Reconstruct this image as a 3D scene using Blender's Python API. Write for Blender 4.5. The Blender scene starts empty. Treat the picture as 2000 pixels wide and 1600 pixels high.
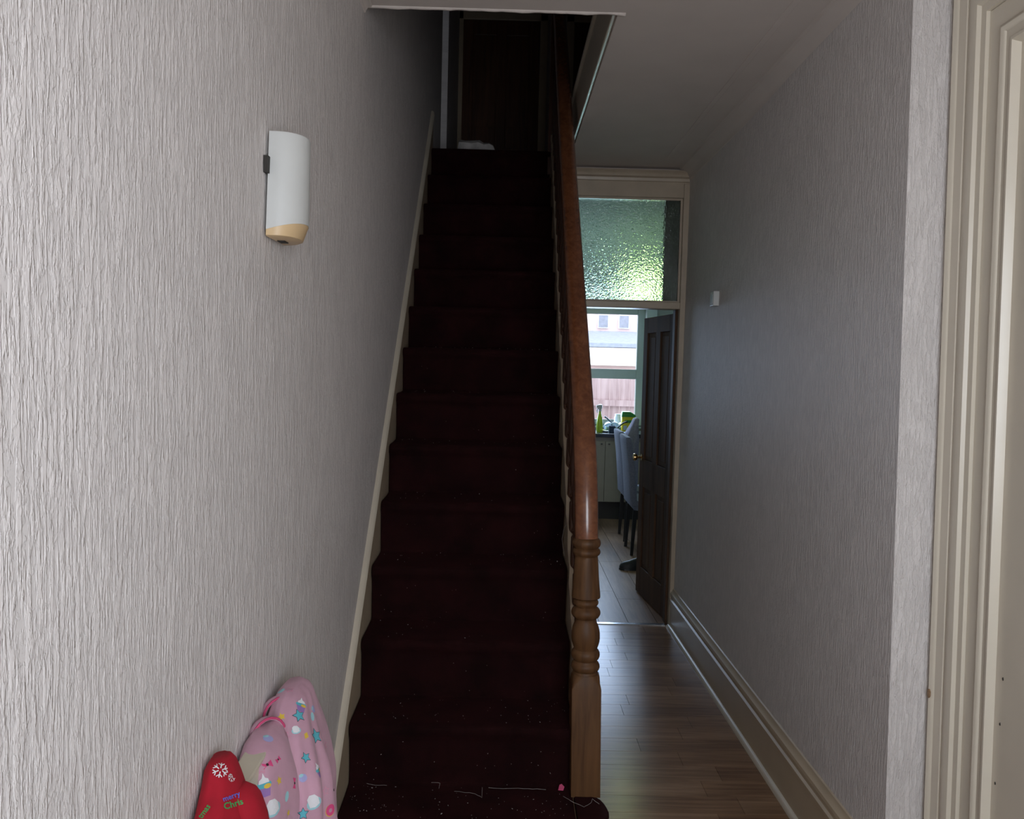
import bpy, bmesh, math, random
from mathutils import Vector, Matrix, noise
from mathutils.bvhtree import BVHTree
random.seed(7)
scn = bpy.context.scene
C = scn.collection

# ------------------------------------------------------------------ camera
F_PX, CAM_H = 1700.0, 1.6767
YAW, PITCH, ROLL = 0.0113, -0.0566, -0.0251
def cam_axes():
    cy, sy, cp, sp = math.cos(YAW), math.sin(YAW), math.cos(PITCH), math.sin(PITCH)
    fw = Vector((sy*cp, cy*cp, sp)); r = Vector((cy, -sy, 0)); d = fw.cross(r)
    c, s = math.cos(ROLL), math.sin(ROLL)
    return c*r + s*d, -s*r + c*d, fw
AR, AD, AF = cam_axes()
cam_d = bpy.data.cameras.new('camera'); cam = bpy.data.objects.new('camera', cam_d); C.objects.link(cam)
cam_d.sensor_width = 36.0; cam_d.lens = 36.0*F_PX/2000.0; cam_d.clip_start = 0.02; cam_d.clip_end = 300
mw = Matrix.Identity(4)
for i in range(3):
    mw[i][0] = AR[i]; mw[i][1] = -AD[i]; mw[i][2] = -AF[i]
mw[2][3] = CAM_H
cam.matrix_world = mw
scn.camera = cam
# ------------------------------------------------------------------ world, lights, exposure
world = bpy.data.worlds.new('overcast_sky'); scn.world = world; world.use_nodes = True
bg = world.node_tree.nodes['Background']; bg.inputs[0].default_value = (0.82, 0.9, 1.0, 1); bg.inputs[1].default_value = 4.2
def area(name, loc, size, energy, color, direction):
    l = bpy.data.lights.new(name, 'AREA'); l.shape = 'RECTANGLE'; l.size, l.size_y = size; l.energy = energy; l.color = color
    o = bpy.data.objects.new(name, l); C.objects.link(o); o.location = loc
    o.rotation_euler = Vector(direction).to_track_quat('-Z', 'Z').to_euler()
    return o
area('front_door_daylight', (0.46, -0.30, 1.72), (0.9, 1.35), 28, (0.90, 0.93, 1.0), (0, 1, 0))
area('kitchen_window_daylight', (0.9, 9.68, 1.6), (1.15, 1.15), 36, (0.50, 0.70, 1.0), (0, -1, -0.1))
area('bathroom_window_daylight', (-1.55, 6.75, 4.4), (0.6, 0.9), 1.0, (0.75, 0.85, 1.0), (1, 0.15, -0.1))
vs = scn.view_settings
vs.view_transform = 'Standard'; vs.look = 'None'; vs.gamma = 1.0; vs.exposure = 0.0; vs.use_curve_mapping = False

# ------------------------------------------------------------------ materials
def new_mat(name):
    m = bpy.data.materials.new(name); m.use_nodes = True
    nt = m.node_tree
    return m, nt, nt.nodes['Principled BSDF']
def N(nt, typ, **kw):
    n = nt.nodes.new(typ)
    for k, v in kw.items():
        if k in n.inputs: n.inputs[k].default_value = v
        else: setattr(n, k, v)
    return n
def coords(nt, scale=(1, 1, 1), loc=(0, 0, 0)):
    tc = N(nt, 'ShaderNodeTexCoord'); mp = N(nt, 'ShaderNodeMapping')
    mp.inputs['Scale'].default_value = scale; mp.inputs['Location'].default_value = loc
    nt.links.new(tc.outputs['Object'], mp.inputs[0])
    return mp.outputs[0]
def ramp(nt, src, stops):
    r = N(nt, 'ShaderNodeValToRGB'); e = r.color_ramp.elements
    while len(e) < len(stops): e.new(0.5)
    for el, (p, c) in zip(e, stops):
        el.position = p; el.color = (*c, 1) if len(c) == 3 else c
    nt.links.new(src, r.inputs[0]); return r.outputs[0]
def bump(nt, bsdf, src, strength, dist, prev=None):
    b = N(nt, 'ShaderNodeBump'); b.inputs['Strength'].default_value = strength; b.inputs['Distance'].default_value = dist
    nt.links.new(src, b.inputs['Height'])
    if prev: nt.links.new(prev, b.inputs['Normal'])
    nt.links.new(b.outputs[0], bsdf.inputs['Normal']); return b.outputs[0]
def plain(name, col, rough=0.5, metal=0.0, var=0.12, scale=14, bmp=0.0, spec=0.5, sheen=0):
    m, nt, b = new_mat(name)
    n = N(nt, 'ShaderNodeTexNoise', Scale=scale, Detail=5.0)
    nt.links.new(coords(nt), n.inputs['Vector'])
    lo = tuple(c*(1-var) for c in col); hi = tuple(min(1, c*(1+var)) for c in col)
    nt.links.new(ramp(nt, n.outputs[0], [(0.3, lo), (0.7, hi)]), b.inputs['Base Color'])
    b.inputs['Roughness'].default_value = rough; b.inputs['Metallic'].default_value = metal
    b.inputs['Specular IOR Level'].default_value = spec
    if sheen: b.inputs['Sheen Weight'].default_value = sheen
    if bmp: bump(nt, b, n.outputs[0], bmp, 0.002)
    return m
def wallpaper(name, flip, col=(0.765, 0.72, 0.695)):
    # blown wallpaper: raised vertical drips and worms of irregular length
    m, nt, b = new_mat(name)
    def sc(h, v): return (h, 1, v) if flip else (1, h, v)
    w = N(nt, 'ShaderNodeTexNoise', Scale=1.0, Detail=2.0)
    nt.links.new(coords(nt, tuple(9*s for s in sc(1, 1))), w.inputs['Vector'])
    def layer(h, v, lo, hi, loc):
        n = N(nt, 'ShaderNodeTexNoise', Scale=1.0, Detail=3.0, Roughness=0.55, Distortion=0.4)
        nt.links.new(coords(nt, sc(h, v), loc), n.inputs['Vector'])
        return ramp(nt, n.outputs[0], [(lo, (0, 0, 0)), (hi, (1, 1, 1))])
    a = layer(112, 14, 0.46, 0.56, (0, 0, 0)); c = layer(190, 75, 0.51, 0.62, (3, 5, 1)); d = layer(70, 40, 0.54, 0.64, (7, 1, 4))
    m1 = N(nt, 'ShaderNodeMixRGB', blend_type='ADD'); m1.inputs[0].default_value = 0.55
    nt.links.new(a, m1.inputs[1]); nt.links.new(c, m1.inputs[2])
    m2 = N(nt, 'ShaderNodeMixRGB', blend_type='ADD'); m2.inputs[0].default_value = 0.5
    nt.links.new(m1.outputs[0], m2.inputs[1]); nt.links.new(d, m2.inputs[2])
    bump(nt, b, m2.outputs[0], 0.7, 0.0021)
    tone = N(nt, 'ShaderNodeMixRGB'); tone.inputs[1].default_value = (*[x*0.93 for x in col], 1); tone.inputs[2].default_value = (*[min(1, x*1.03) for x in col], 1)
    nt.links.new(a, tone.inputs[0])
    g = N(nt, 'ShaderNodeMixRGB', blend_type='MULTIPLY'); g.inputs[0].default_value = 0.12
    nt.links.new(tone.outputs[0], g.inputs[1]); nt.links.new(w.outputs[0], g.inputs[2])
    nt.links.new(g.outputs[0], b.inputs['Base Color'])
    b.inputs['Roughness'].default_value = 0.55; b.inputs['Specular IOR Level'].default_value = 0.35
    return m
def wood(name, dark, light, axis='z', rough=0.3, scale=1.0, coat=0.0, spec=0.5):
    m, nt, b = new_mat(name)
    s = {'x': (3, 45, 45), 'y': (45, 3, 45), 'z': (45, 45, 3)}[axis]
    n = N(nt, 'ShaderNodeTexNoise', Scale=1.0, Detail=6.0, Roughness=0.6, Distortion=0.6)
    nt.links.new(coords(nt, tuple(v*scale for v in s)), n.inputs['Vector'])
    n2 = N(nt, 'ShaderNodeTexNoise', Scale=2.5, Detail=3.0)
    nt.links.new(coords(nt, tuple((0.6 if v < 10 else 2.0) for v in s)), n2.inputs['Vector'])
    mx = N(nt, 'ShaderNodeMixRGB'); mx.inputs[0].default_value = 0.4
    nt.links.new(n.outputs[0], mx.inputs[1]); nt.links.new(n2.outputs[0], mx.inputs[2])
    nt.links.new(ramp(nt, mx.outputs[0], [(0.36, dark), (0.62, light)]), b.inputs['Base Color'])
    b.inputs['Specular IOR Level'].default_value = spec
    b.inputs['Roughness'].default_value = rough; b.inputs['Coat Weight'].default_value = coat; b.inputs['Coat Roughness'].default_value = 0.15
    bump(nt, b, n.outputs[0], 0.12, 0.001)
    return m
def carpet_mat():
    m, nt, b = new_mat('burgundy_carpet')
    n = N(nt, 'ShaderNodeTexNoise', Scale=700.0, Detail=2.0); nt.links.new(coords(nt), n.inputs['Vector'])
    p = N(nt, 'ShaderNodeTexNoise', Scale=6.0, Detail=5.0, Roughness=0.65); nt.links.new(coords(nt), p.inputs['Vector'])
    mx = N(nt, 'ShaderNodeMixRGB'); mx.inputs[0].default_value = 0.62
    nt.links.new(n.outputs[0], mx.inputs[1]); nt.links.new(p.outputs[0], mx.inputs[2])
    nt.links.new(ramp(nt, mx.outputs[0], [(0.36, (0.006, 0.0018, 0.0019)), (0.66, (0.025, 0.0054, 0.0058))]), b.inputs['Base Color'])
    b.inputs['Roughness'].default_value = 0.95; b.inputs['Specular IOR Level'].default_value = 0.1
    b.inputs['Sheen Weight'].default_value = 0.05; b.inputs['Sheen Tint'].default_value = (0.5, 0.1, 0.12, 1)
    bump(nt, b, n.outputs[0], 0.6, 0.003)
    return m
def textured_glass():
    m, nt, b = new_mat('hammered_green_glass')
    v = N(nt, 'ShaderNodeTexVoronoi', Scale=110.0, feature='SMOOTH_F1'); nt.links.new(coords(nt), v.inputs['Vector'])
    n = N(nt, 'ShaderNodeTexNoise', Scale=120.0, Detail=2.0); nt.links.new(coords(nt), n.inputs['Vector'])
    mx = N(nt, 'ShaderNodeMixRGB'); mx.inputs[0].default_value = 0.5
    nt.links.new(v.outputs[0], mx.inputs[1]); nt.links.new(n.outputs[0], mx.inputs[2])
    b.inputs['Base Color'].default_value = (0.50, 0.66, 0.50, 1)
    b.inputs['Transmission Weight'].default_value = 1.0; b.inputs['Roughness'].default_value = 0.03; b.inputs['IOR'].default_value = 1.5
    bump(nt, b, mx.outputs[0], 0.8, 0.0048)
    return m
def clear_glass():
    m, nt, b = new_mat('window_glass')
    out = nt.nodes['Material Output']; t = N(nt, 'ShaderNodeBsdfTransparent'); g = N(nt, 'ShaderNodeBsdfGlossy'); g.inputs['Roughness'].default_value = 0.02
    t.inputs[0].default_value = (0.93, 0.96, 0.97, 1)
    fr = N(nt, 'ShaderNodeFresnel', IOR=1.12); ms = N(nt, 'ShaderNodeMixShader')
    nt.links.new(fr.outputs[0], ms.inputs[0]); nt.links.new(t.outputs[0], ms.inputs[1]); nt.links.new(g.outputs[0], ms.inputs[2])
    nt.links.new(ms.outputs[0], out.inputs[0])
    return m
def emit(name, col, s):
    m, nt, b = new_mat(name); b.inputs['Base Color'].default_value = (*col, 1)
    b.inputs['Emission Color'].default_value = (*col, 1); b.inputs['Emission Strength'].default_value = s; return m

M = {}
M['paper_l'] = wallpaper('blown_wallpaper_side', False)
M['paper_f'] = wallpaper('blown_wallpaper_end', True)
M['plaster'] = plain('matt_plaster_paint', (0.64, 0.575, 0.525), 0.8, var=0.03, scale=5, bmp=0.15)
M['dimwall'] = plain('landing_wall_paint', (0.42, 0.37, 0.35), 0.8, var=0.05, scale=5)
M['kwall'] = plain('kitchen_wall_paint', (0.42, 0.46, 0.46), 0.7, var=0.04)
M['cream'] = plain('cream_gloss_paint', (0.60, 0.535, 0.43), 0.3, var=0.05, scale=6)
M['creamd'] = plain('aged_cream_paint', (0.47, 0.385, 0.285), 0.35, var=0.08, scale=9)
M['base'] = plain('cream_skirting_paint', (0.50, 0.405, 0.285), 0.35, var=0.06, scale=5)
M['doorcream'] = plain('ivory_door_paint', (0.71, 0.645, 0.53), 0.3, var=0.03, scale=5)
M['rail'] = wood('varnished_rail_wood', (0.10, 0.032, 0.013), (0.20, 0.072, 0.03), 'y', 0.24, 1.0, 0.3)
M['newel'] = wood('varnished_newel_wood', (0.062, 0.027, 0.010), (0.138, 0.066, 0.026), 'z', 0.5, 1.0, 0.0, spec=0.25)
M['balus'] = wood('dark_baluster_wood', (0.035, 0.013, 0.008), (0.11, 0.045, 0.022), 'z', 0.4)
M['pine'] = wood('aged_pine', (0.045, 0.023, 0.013), (0.10, 0.05, 0.026), 'z', 0.6, 0.6, 0.0, spec=0.2)
M['darkpine'] = wood('dark_stained_pine', (0.045, 0.019, 0.010), (0.13, 0.055, 0.027), 'z', 0.4, 0.6, 0.1)
M['carpet'] = carpet_mat()
M['stepwood'] = wood('bare_step_pine', (0.2, 0.12, 0.06), (0.32, 0.2, 0.11), 'x', 0.7)
for i, (d, l) in enumerate((((0.15, 0.083, 0.045), (0.31, 0.185, 0.105)), ((0.125, 0.067, 0.037), (0.275, 0.16, 0.088)), ((0.18, 0.105, 0.058), (0.34, 0.21, 0.125)))):
    M['plank%d' % i] = wood('laminate_oak_%d' % i, d, l, 'x', 0.24, 0.8, 0.0, spec=0.32)
    M['kplank%d' % i] = wood('kitchen_laminate_%d' % i, d, l, 'y', 0.38, 0.8, 0.0, spec=0.35)
M['subfloor'] = plain('subfloor_dark', (0.03, 0.025, 0.02), 0.9)
M['tglass'] = textured_glass(); M['glass'] = clear_glass()
M['upvc'] = plain('white_window_frame', (0.62, 0.72, 0.72), 0.35, var=0.02)
M['white'] = plain('white_plastic', (0.62, 0.63, 0.61), 0.35, var=0.02)
M['yellowed'] = plain('yellowed_plastic', (0.66, 0.47, 0.26), 0.4, var=0.06)
M['dark'] = plain('matt_dark', (0.03, 0.026, 0.022), 0.7)  # even dark tone for hinges, bracket, slot and nail holes
M['brass'] = plain('brass', (0.6, 0.4, 0.18), 0.25, 1.0)
M['worktop'] = plain('black_worktop', (0.025, 0.028, 0.035), 0.2, var=0.4, scale=150)
M['cab'] = plain('beige_cabinet', (0.30, 0.27, 0.22), 0.45, var=0.04)
M['plinth'] = plain('dark_plinth', (0.03, 0.026, 0.024), 0.6)
M['chrome'] = plain('steel', (0.55, 0.57, 0.6), 0.2, 1.0)
M['black'] = plain('black_plastic', (0.015, 0.015, 0.017), 0.4)
M['grey'] = plain('grey_chair_fabric', (0.23, 0.24, 0.30), 0.9, var=0.15, scale=80, bmp=0.2)
M['hood'] = plain('lavender_grey_fabric', (0.24, 0.22, 0.30), 0.9, var=0.15, scale=60, bmp=0.2)
M['lime'] = plain('lime_plastic', (0.45, 0.62, 0.03), 0.3)
M['yellow'] = plain('yellow_plastic', (0.78, 0.62, 0.02), 0.35)
M['green'] = plain('green_plastic', (0.04, 0.25, 0.05), 0.35)
M['blue'] = plain('pale_blue_plastic', (0.35, 0.5, 0.65), 0.35)
M['darkblue'] = plain('dark_blue_plastic', (0.03, 0.05, 0.10), 0.3)
M['milk'] = plain('milky_plastic', (0.62, 0.66, 0.68), 0.4)
M['bagpaper'] = plain('crumpled_paper', (0.42, 0.40, 0.38), 0.8, var=0.3, scale=20)
M['shoe'] = plain('black_shoe_leather', (0.012, 0.011, 0.012), 0.5)
M['pink'] = plain('pink_cotton', (0.53, 0.30, 0.38), 0.9, var=0.07, scale=25, bmp=0.25, sheen=0.1)
M['hotpink'] = plain('hot_pink_binding', (0.55, 0.06, 0.16), 0.7)
M['red'] = plain('red_cotton', (0.36, 0.003, 0.016), 0.9, var=0.1, scale=25, bmp=0.25)
for nm, c in dict(p_teal=(0.10, 0.42, 0.50), p_white=(0.72, 0.72, 0.74), p_purple=(0.30, 0.17, 0.42), p_yellow=(0.70, 0.48, 0.06), p_dark=(0.035, 0.015, 0.02),
                  p_pink=(0.68, 0.07, 0.22), p_lilac=(0.36, 0.36, 0.62), p_green=(0.04, 0.30, 0.08), p_blue=(0.10, 0.13, 0.55), p_rose=(0.62, 0.26, 0.36), p_aqua=(0.33, 0.58, 0.63)).items():
    M[nm] = plain('print_' + nm[2:], c, 0.9, var=0.03)
M['radiator'] = plain('cream_radiator_enamel', (0.62, 0.56, 0.44), 0.35, var=0.04)
M['fence'] = wood('weathered_fence', (0.30, 0.20, 0.20), (0.50, 0.37, 0.37), 'z', 0.9, 0.3)
M['brick'] = plain('pale_pink_render', (0.62, 0.46, 0.44), 0.9, var=0.06, scale=3)
M['slate'] = plain('grey_slate', (0.30, 0.32, 0.40), 0.7)
M['winwhite'] = plain('white_fascia', (0.85, 0.84, 0.80), 0.6)
M['dusk'] = plain('dim_window_glass', (0.25, 0.25, 0.30), 0.2)
M['conc'] = plain('yard_concrete', (0.45, 0.43, 0.42), 0.9)
M['lint'] = plain('pale_lint', (0.36, 0.33, 0.31), 0.9)
M['glow'] = emit('added_transom_glow', (0.80, 1.0, 0.42), 24)  # emissive globe added to brighten the transom glass from behind

# ------------------------------------------------------------------ helpers
class MB:
    def __init__(self): self.bm = bmesh.new()
    def box(self, a, b):
        x0, y0, z0 = [min(p, q) for p, q in zip(a, b)]; x1, y1, z1 = [max(p, q) for p, q in zip(a, b)]
        v = [self.bm.verts.new(p) for p in ((x0,y0,z0),(x1,y0,z0),(x1,y1,z0),(x0,y1,z0),(x0,y0,z1),(x1,y0,z1),(x1,y1,z1),(x0,y1,z1))]
        for f in ((3,2,1,0),(4,5,6,7),(0,1,5,4),(1,2,6,5),(2,3,7,6),(3,0,4,7)): self.bm.faces.new([v[i] for i in f])
        return self
    def poly(self, pts, flip=False):
        v = [self.bm.verts.new(p) for p in pts]
        self.bm.faces.new(v[::-1] if flip else v); return self
    def prism(self, pts, vec):
        a = [self.bm.verts.new(p) for p in pts]; b = [self.bm.verts.new(Vector(p)+Vector(vec)) for p in pts]
        n = len(pts); self.bm.faces.new(a); self.bm.faces.new(b[::-1])
        for i in range(n): self.bm.faces.new((a[i], b[i], b[(i+1)%n], a[(i+1)%n]))
        return self
    def loft(self, rows, closed=True, caps=True):
        R = [[self.bm.verts.new(p) for p in r] for r in rows]
        n = len(R[0])
        for a, b in zip(R, R[1:]):
            for i in range(n if closed else n-1): self.bm.faces.new((a[i], a[(i+1)%n], b[(i+1)%n], b[i]))
        if caps and closed: self.bm.faces.new(R[0][::-1]); self.bm.faces.new(R[-1])
        return self
    def lathe(self, prof, c=(0,0,0), seg=24, lean=(0,0)):
        rows = []
        for r, z in prof:
            rows.append([(c[0]+lean[0]*z+r*math.cos(2*math.pi*i/seg), c[1]+lean[1]*z+r*math.sin(2*math.pi*i/seg), c[2]+z) for i in range(seg)])
        return self.loft(rows)
    def tube(self, pts, rad, seg=10, shape=None):
        pts = [Vector(p) for p in pts]; rows = []
        up = Vector((0.03, 0.01, 1)).normalized(); u = None
        for i, p in enumerate(pts):
            t = (pts[min(i+1, len(pts)-1)] - pts[max(i-1, 0)]).normalized()
            if u is None: u = t.cross(up); u = u.normalized() if u.length > 1e-3 else Vector((1, 0, 0))
            u = (u - t*u.dot(t)).normalized(); w = t.cross(u)
            r = rad[i] if isinstance(rad, (list, tuple)) else rad
            rows.append([p + r*(u*math.cos(2*math.pi*k/seg) + w*math.sin(2*math.pi*k/seg)) for k in range(seg)])
        return self.loft(rows)
    def build(self, name, mat, parent=None, smooth=False, bevel=0, label=None, cat=None, group=None, kind=None, fix=True):
        if fix: bmesh.ops.recalc_face_normals(self.bm, faces=self.bm.faces)
        me = bpy.data.meshes.new(name); self.bm.to_mesh(me); self.bm.free()
        me.materials.append(M[mat] if isinstance(mat, str) else mat)
        if smooth:
            for p in me.polygons: p.use_smooth = True
        o = bpy.data.objects.new(name, me); C.objects.link(o)
        if bevel:
            b = o.modifiers.new('bevel', 'BEVEL'); b.width = bevel; b.segments = 2; b.limit_method = 'ANGLE'; b.angle_limit = math.radians(40)
        if smooth == 'auto':
            me.set_sharp_from_angle(angle=math.radians(38))
        if parent: o.parent = parent
        return tag(o, label, cat, group, kind)
def tag(o, label=None, cat=None, group=None, kind=None):
    if label: o['label'] = label
    if cat: o['category'] = cat
    if group: o['group'] = group
    if kind: o['kind'] = kind
    return o
def empty(name, loc, label, cat, group=None, kind=None):
    o = bpy.data.objects.new(name, None); C.objects.link(o); o.location = loc; o.empty_display_size = 0.1
    bpy.context.view_layer.update()
    return tag(o, label, cat, group, kind)
def child(mb, name, mat, parent, **kw):
    # mesh built in world coordinates, shifted into its parent's frame
    bmesh.ops.translate(mb.bm, verts=mb.bm.verts, vec=-Vector(parent.location))
    return mb.build(name, mat, parent, **kw)
def S(name, mb, mat, label, cat, **kw):
    return mb.build(name, mat, label=label, cat=cat, kind='structure', **kw)
def extrude_profile(mb, prof, p0, p1, u, v):
    # prof: (a,b) pairs along directions u,v; swept from p0 to p1
    u, v = Vector(u), Vector(v)
    mb.loft([[Vector(p)+a*u+b*v for a, b in prof] for p in (p0, p1)])
    return mb

# ------------------------------------------------------------------ key dimensions
XL, W, W2 = -0.51, 1.125, 1.265          # left wall, right wall, recessed right wall
YP, CE, FL2 = 5.50, 2.89, 3.024          # kitchen partition, ceiling, landing floor
YA = 2.46                                # arris of the right wall
HED = 3.10                               # stairwell edge in the ceiling
WELLX = 0.384
YL = 8.78                                # landing end wall
TOPZ = 5.55
RISE, GOING = 0.216, 0.2307
def nose_y(k): return 2.893 + GOING*(k-1)
def tread_z(k): return RISE*(k+1)
def nosing(y): return 0.432 + (y-2.893)*RISE/GOING
def lean(z): return (1.6 - z)*0.016      # the old wall leans a little at its near end
def xr(y, z):                            # right wall: straight at the far end, leaning at the arris
    t = max(0, min(1, (YP-y)/(YP-YA)))
    return (1-t)*(1.122+0.004*z) + t*(1.128+lean(z))

# ------------------------------------------------------------------ setting: floor
floor = S('floor', MB().box((XL-0.2, -1.3, -0.06), (W2+0.2, YP, -0.012)), 'subfloor', 'warm oak laminate hall floor of boards laid crosswise', 'floor')
y = 0.6; i = 0
while y < YP-0.01:
    y1 = min(y+0.128, YP)
    cuts = [0.27 if y > 2.66 else -0.5, random.uniform(0.55, 0.95), W2+0.1] if y > 2.4 else [-0.51, random.uniform(-0.2, 0.2), random.uniform(0.6, 1.0), W2+0.1]
    for a, b in zip(cuts, cuts[1:]):
        MB().box((a+0.0008, y+0.0008, -0.012), (b-0.0008, y1-0.0008, 0.0)).build('plank', 'plank%d' % random.choice((0, 1, 2, 0, 1)), floor)
    y = y1; i += 1
kfloor = S('floor_kitchen', MB().box((-0.9, YP, -0.06), (3.3, 10.0, -0.012)), 'subfloor', 'grey brown kitchen floor of laminate boards running away from the hall', 'floor')
x = -0.1; j = 0
while x < 2.2:
    ys = [YP+0.012]; first = random.uniform(0.3, 1.1)
    while ys[-1] < 9.85: ys.append(min(9.9, ys[-1] + (first if len(ys) == 1 else 1.15)))
    for a, b in zip(ys, ys[1:]):
        MB().box((x+0.0012, a+0.0012, -0.012), (x+0.188, b-0.0012, 0.0)).build('plank', 'kplank%d' % random.choice((0, 1, 2)), kfloor)
    x += 0.19; j += 1
S('trim_1', MB().box((0.3, YP-0.012, 0), (1.11, YP+0.02, 0.005)), 'chrome', 'thin dark metal threshold strip under the kitchen door', 'threshold strip')

# ------------------------------------------------------------------ setting: walls and ceiling
LW = MB()
LW.box((XL-0.15, -1.3, -0.05), (XL, 6.6, TOPZ)); LW.box((XL-0.15, 7.25, 2.8), (XL, YL, TOPZ)); LW.box((XL-0.15, 6.6, -0.05), (XL, 7.25, FL2))
LW.box((XL-0.15, 6.6, FL2+2.1), (XL, 7.25, TOPZ))
S('wall_left', LW, 'paper_l', 'long white left wall hung with vertical drip textured wallpaper', 'wall')
bath = MB(); bath.box((-1.75, 6.0, FL2-0.1), (-1.65, 8.2, TOPZ)).box((-1.75, 6.0, FL2-0.1), (XL-0.15, 6.1, TOPZ)).box((-1.75, 8.1, FL2-0.1), (XL-0.15, 8.2, TOPZ)).box((-1.75, 6.0, FL2-0.1), (XL-0.15, 8.2, FL2)).box((-1.75, 6, TOPZ-0.05), (XL-0.15, 8.2, TOPZ+0.1))
S('wall_side_room', bath, 'plaster', 'pale inside of the side room off the dark landing', 'wall')

def sheet(fn, ys, zs, thick):
    mb = MB(); rows = []
    for yy in ys: rows.append([(yy, z) for z in zs])
    f = [[mb.bm.verts.new((fn(yy, z), yy, z)) for yy, z in r] for r in rows]
    g = [[mb.bm.verts.new((fn(yy, z)+thick, yy, z)) for yy, z in r] for r in rows]
    ny, nz = len(ys), len(zs)
    for i in range(ny-1):
        for k in range(nz-1):
            mb.bm.faces.new((f[i][k], f[i][k+1], f[i+1][k+1], f[i+1][k])); mb.bm.faces.new((g[i][k], g[i+1][k], g[i+1][k+1], g[i][k+1]))
    for i in range(ny-1):
        for k in (0, nz-1): mb.bm.faces.new((f[i][k], f[i+1][k], g[i+1][k], g[i][k]))
    for k in range(nz-1):
        for i in (0, ny-1): mb.bm.faces.new((f[i][k], f[i][k+1], g[i][k+1], g[i][k]))
    return mb
ys = [YA+(YP-YA)*t/6 for t in range(7)]; zs = [-0.02+2.95*t/6 for t in range(7)]
S('wall_right', sheet(xr, ys, zs, 0.30), 'paper_l', 'white textured right hall wall running back to the kitchen door', 'wall')
ret = MB()
ret.loft([[(1.128+lean(z)+0.0005, YA-0.001, z), (W2+0.2+lean(z), YA-0.001, z), (W2+0.2+lean(z), YA+0.02, z), (1.128+lean(z)+0.0005, YA+0.02, z)] for z in (-0.02, 1.4, 2.93)])
S('wall_return', ret, 'paper_f', 'narrow bright textured wall return beside the cream door frame', 'wall')
# near right wall with the front room door opening (y 1.30 .. 2.19)
DY0, DY1, DZ = 1.28, 2.185, 2.53
nr = MB()
nr.box((W2+0.03, -1.3, -0.05), (W2+0.2, DY0-0.1, CE+0.02)); nr.box((W2+0.03, DY0-0.2, DZ+0.1), (W2+0.2, YA, CE+0.02)); nr.box((W2+0.03, DY1+0.1, -0.05), (W2+0.2, YA, CE+0.02))
S('wall_right_near', nr, 'paper_l', 'near right hall wall around the cream front room door', 'wall')
fw = MB(); fw.box((-0.7, -0.52, -0.05), (-0.12, -0.42, CE)).box((0.92, -0.52, -0.05), (1.5, -0.42, CE)).box((-0.12, -0.52, 2.42), (0.92, -0.42, CE))
S('wall_front', fw, 'paper_f', 'front wall of the hall around the open street doorway', 'wall')
d5 = empty('door_5', (0.4, -0.5, 0), 'unseen half glazed front door behind the viewpoint, added to cut low daylight', 'door', kind='structure')
child(MB().box((-0.119, -0.505, 0.005), (0.919, -0.465, 0.98)), 'daylight_block_panel', 'doorcream', d5, bevel=0.004)  # unseen solid panel, added so daylight enters only through the upper half
for a, b in (((-0.119, -0.505, 0.981), (-0.02, -0.465, 2.415)), ((0.82, -0.505, 0.981), (0.919, -0.465, 2.415)), ((-0.019, -0.505, 2.3), (0.819, -0.465, 2.415))): child(MB().box(a, b), 'door_stile', 'doorcream', d5, bevel=0.004)
child(MB().box((-0.019, -0.49, 0.982), (0.819, -0.484, 2.299)), 'pane', 'glass', d5)
ce = MB(); ce.box((XL-0.1, -1.3, CE), (W2+0.3, HED, FL2+0.02)); ce.box((WELLX-0.014, HED, CE), (W2+0.3, YP+0.2, FL2-0.005)); ce.box((XL-0.1, 5.72, FL2-0.03), (WELLX+0.05, YL, FL2-0.002)); ce.box((WELLX+0.05, YP+0.2, 2.86), (W2+0.3, YL, FL2-0.005))
S('ceiling', ce, 'plaster', 'off white hall ceiling cut away over the stairs', 'ceiling')
# ragged plaster lip at the edge of the stairwell
lip = MB(); rows = []
n = 40
for i in range(n+1):
    xx = XL + (WELLX+0.012-XL)*i/n
    d = 0.005 + 0.006*noise.noise(Vector((xx*14, 0, 3))) + 0.002*random.random()
    rows.append([(xx, HED-0.012, CE+0.001), (xx, HED-0.004, CE-d), (xx, HED+0.006, CE-d*0.7), (xx, HED+0.008, CE+0.02)])
lip.loft(rows)
S('trim_2', lip, 'plaster', 'ragged plaster edge of the ceiling above the stairs', 'plaster edge', smooth=True)
S('trim_3', MB().box((WELLX-0.030, HED, CE+0.012), (WELLX-0.0145, 5.75, FL2+0.1)).box((WELLX-0.042, HED, FL2+0.1), (WELLX+0.03, 5.75, FL2+0.125)), 'cream', 'painted apron board on the side of the stairwell opening', 'apron board', bevel=0.004)
# upper storey shell
up = MB(); up.box((XL-0.1, 1.9, FL2), (2.4, 2.0, TOPZ)); up.box((2.3, 1.9, FL2), (2.4, YL, TOPZ)); up.box((XL-0.15, YL, FL2-0.2), (2.4, YL+0.1, TOPZ)); up.box((W2+0.3, 1.9, FL2-0.06), (2.4, YL, FL2))
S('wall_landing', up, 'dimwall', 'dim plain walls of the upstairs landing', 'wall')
S('ceiling_landing', MB().box((XL-0.2, 1.9, TOPZ), (2.4, YL+0.1, TOPZ+0.1)), 'dimwall', 'dark ceiling above the upstairs landing', 'ceiling')
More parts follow.
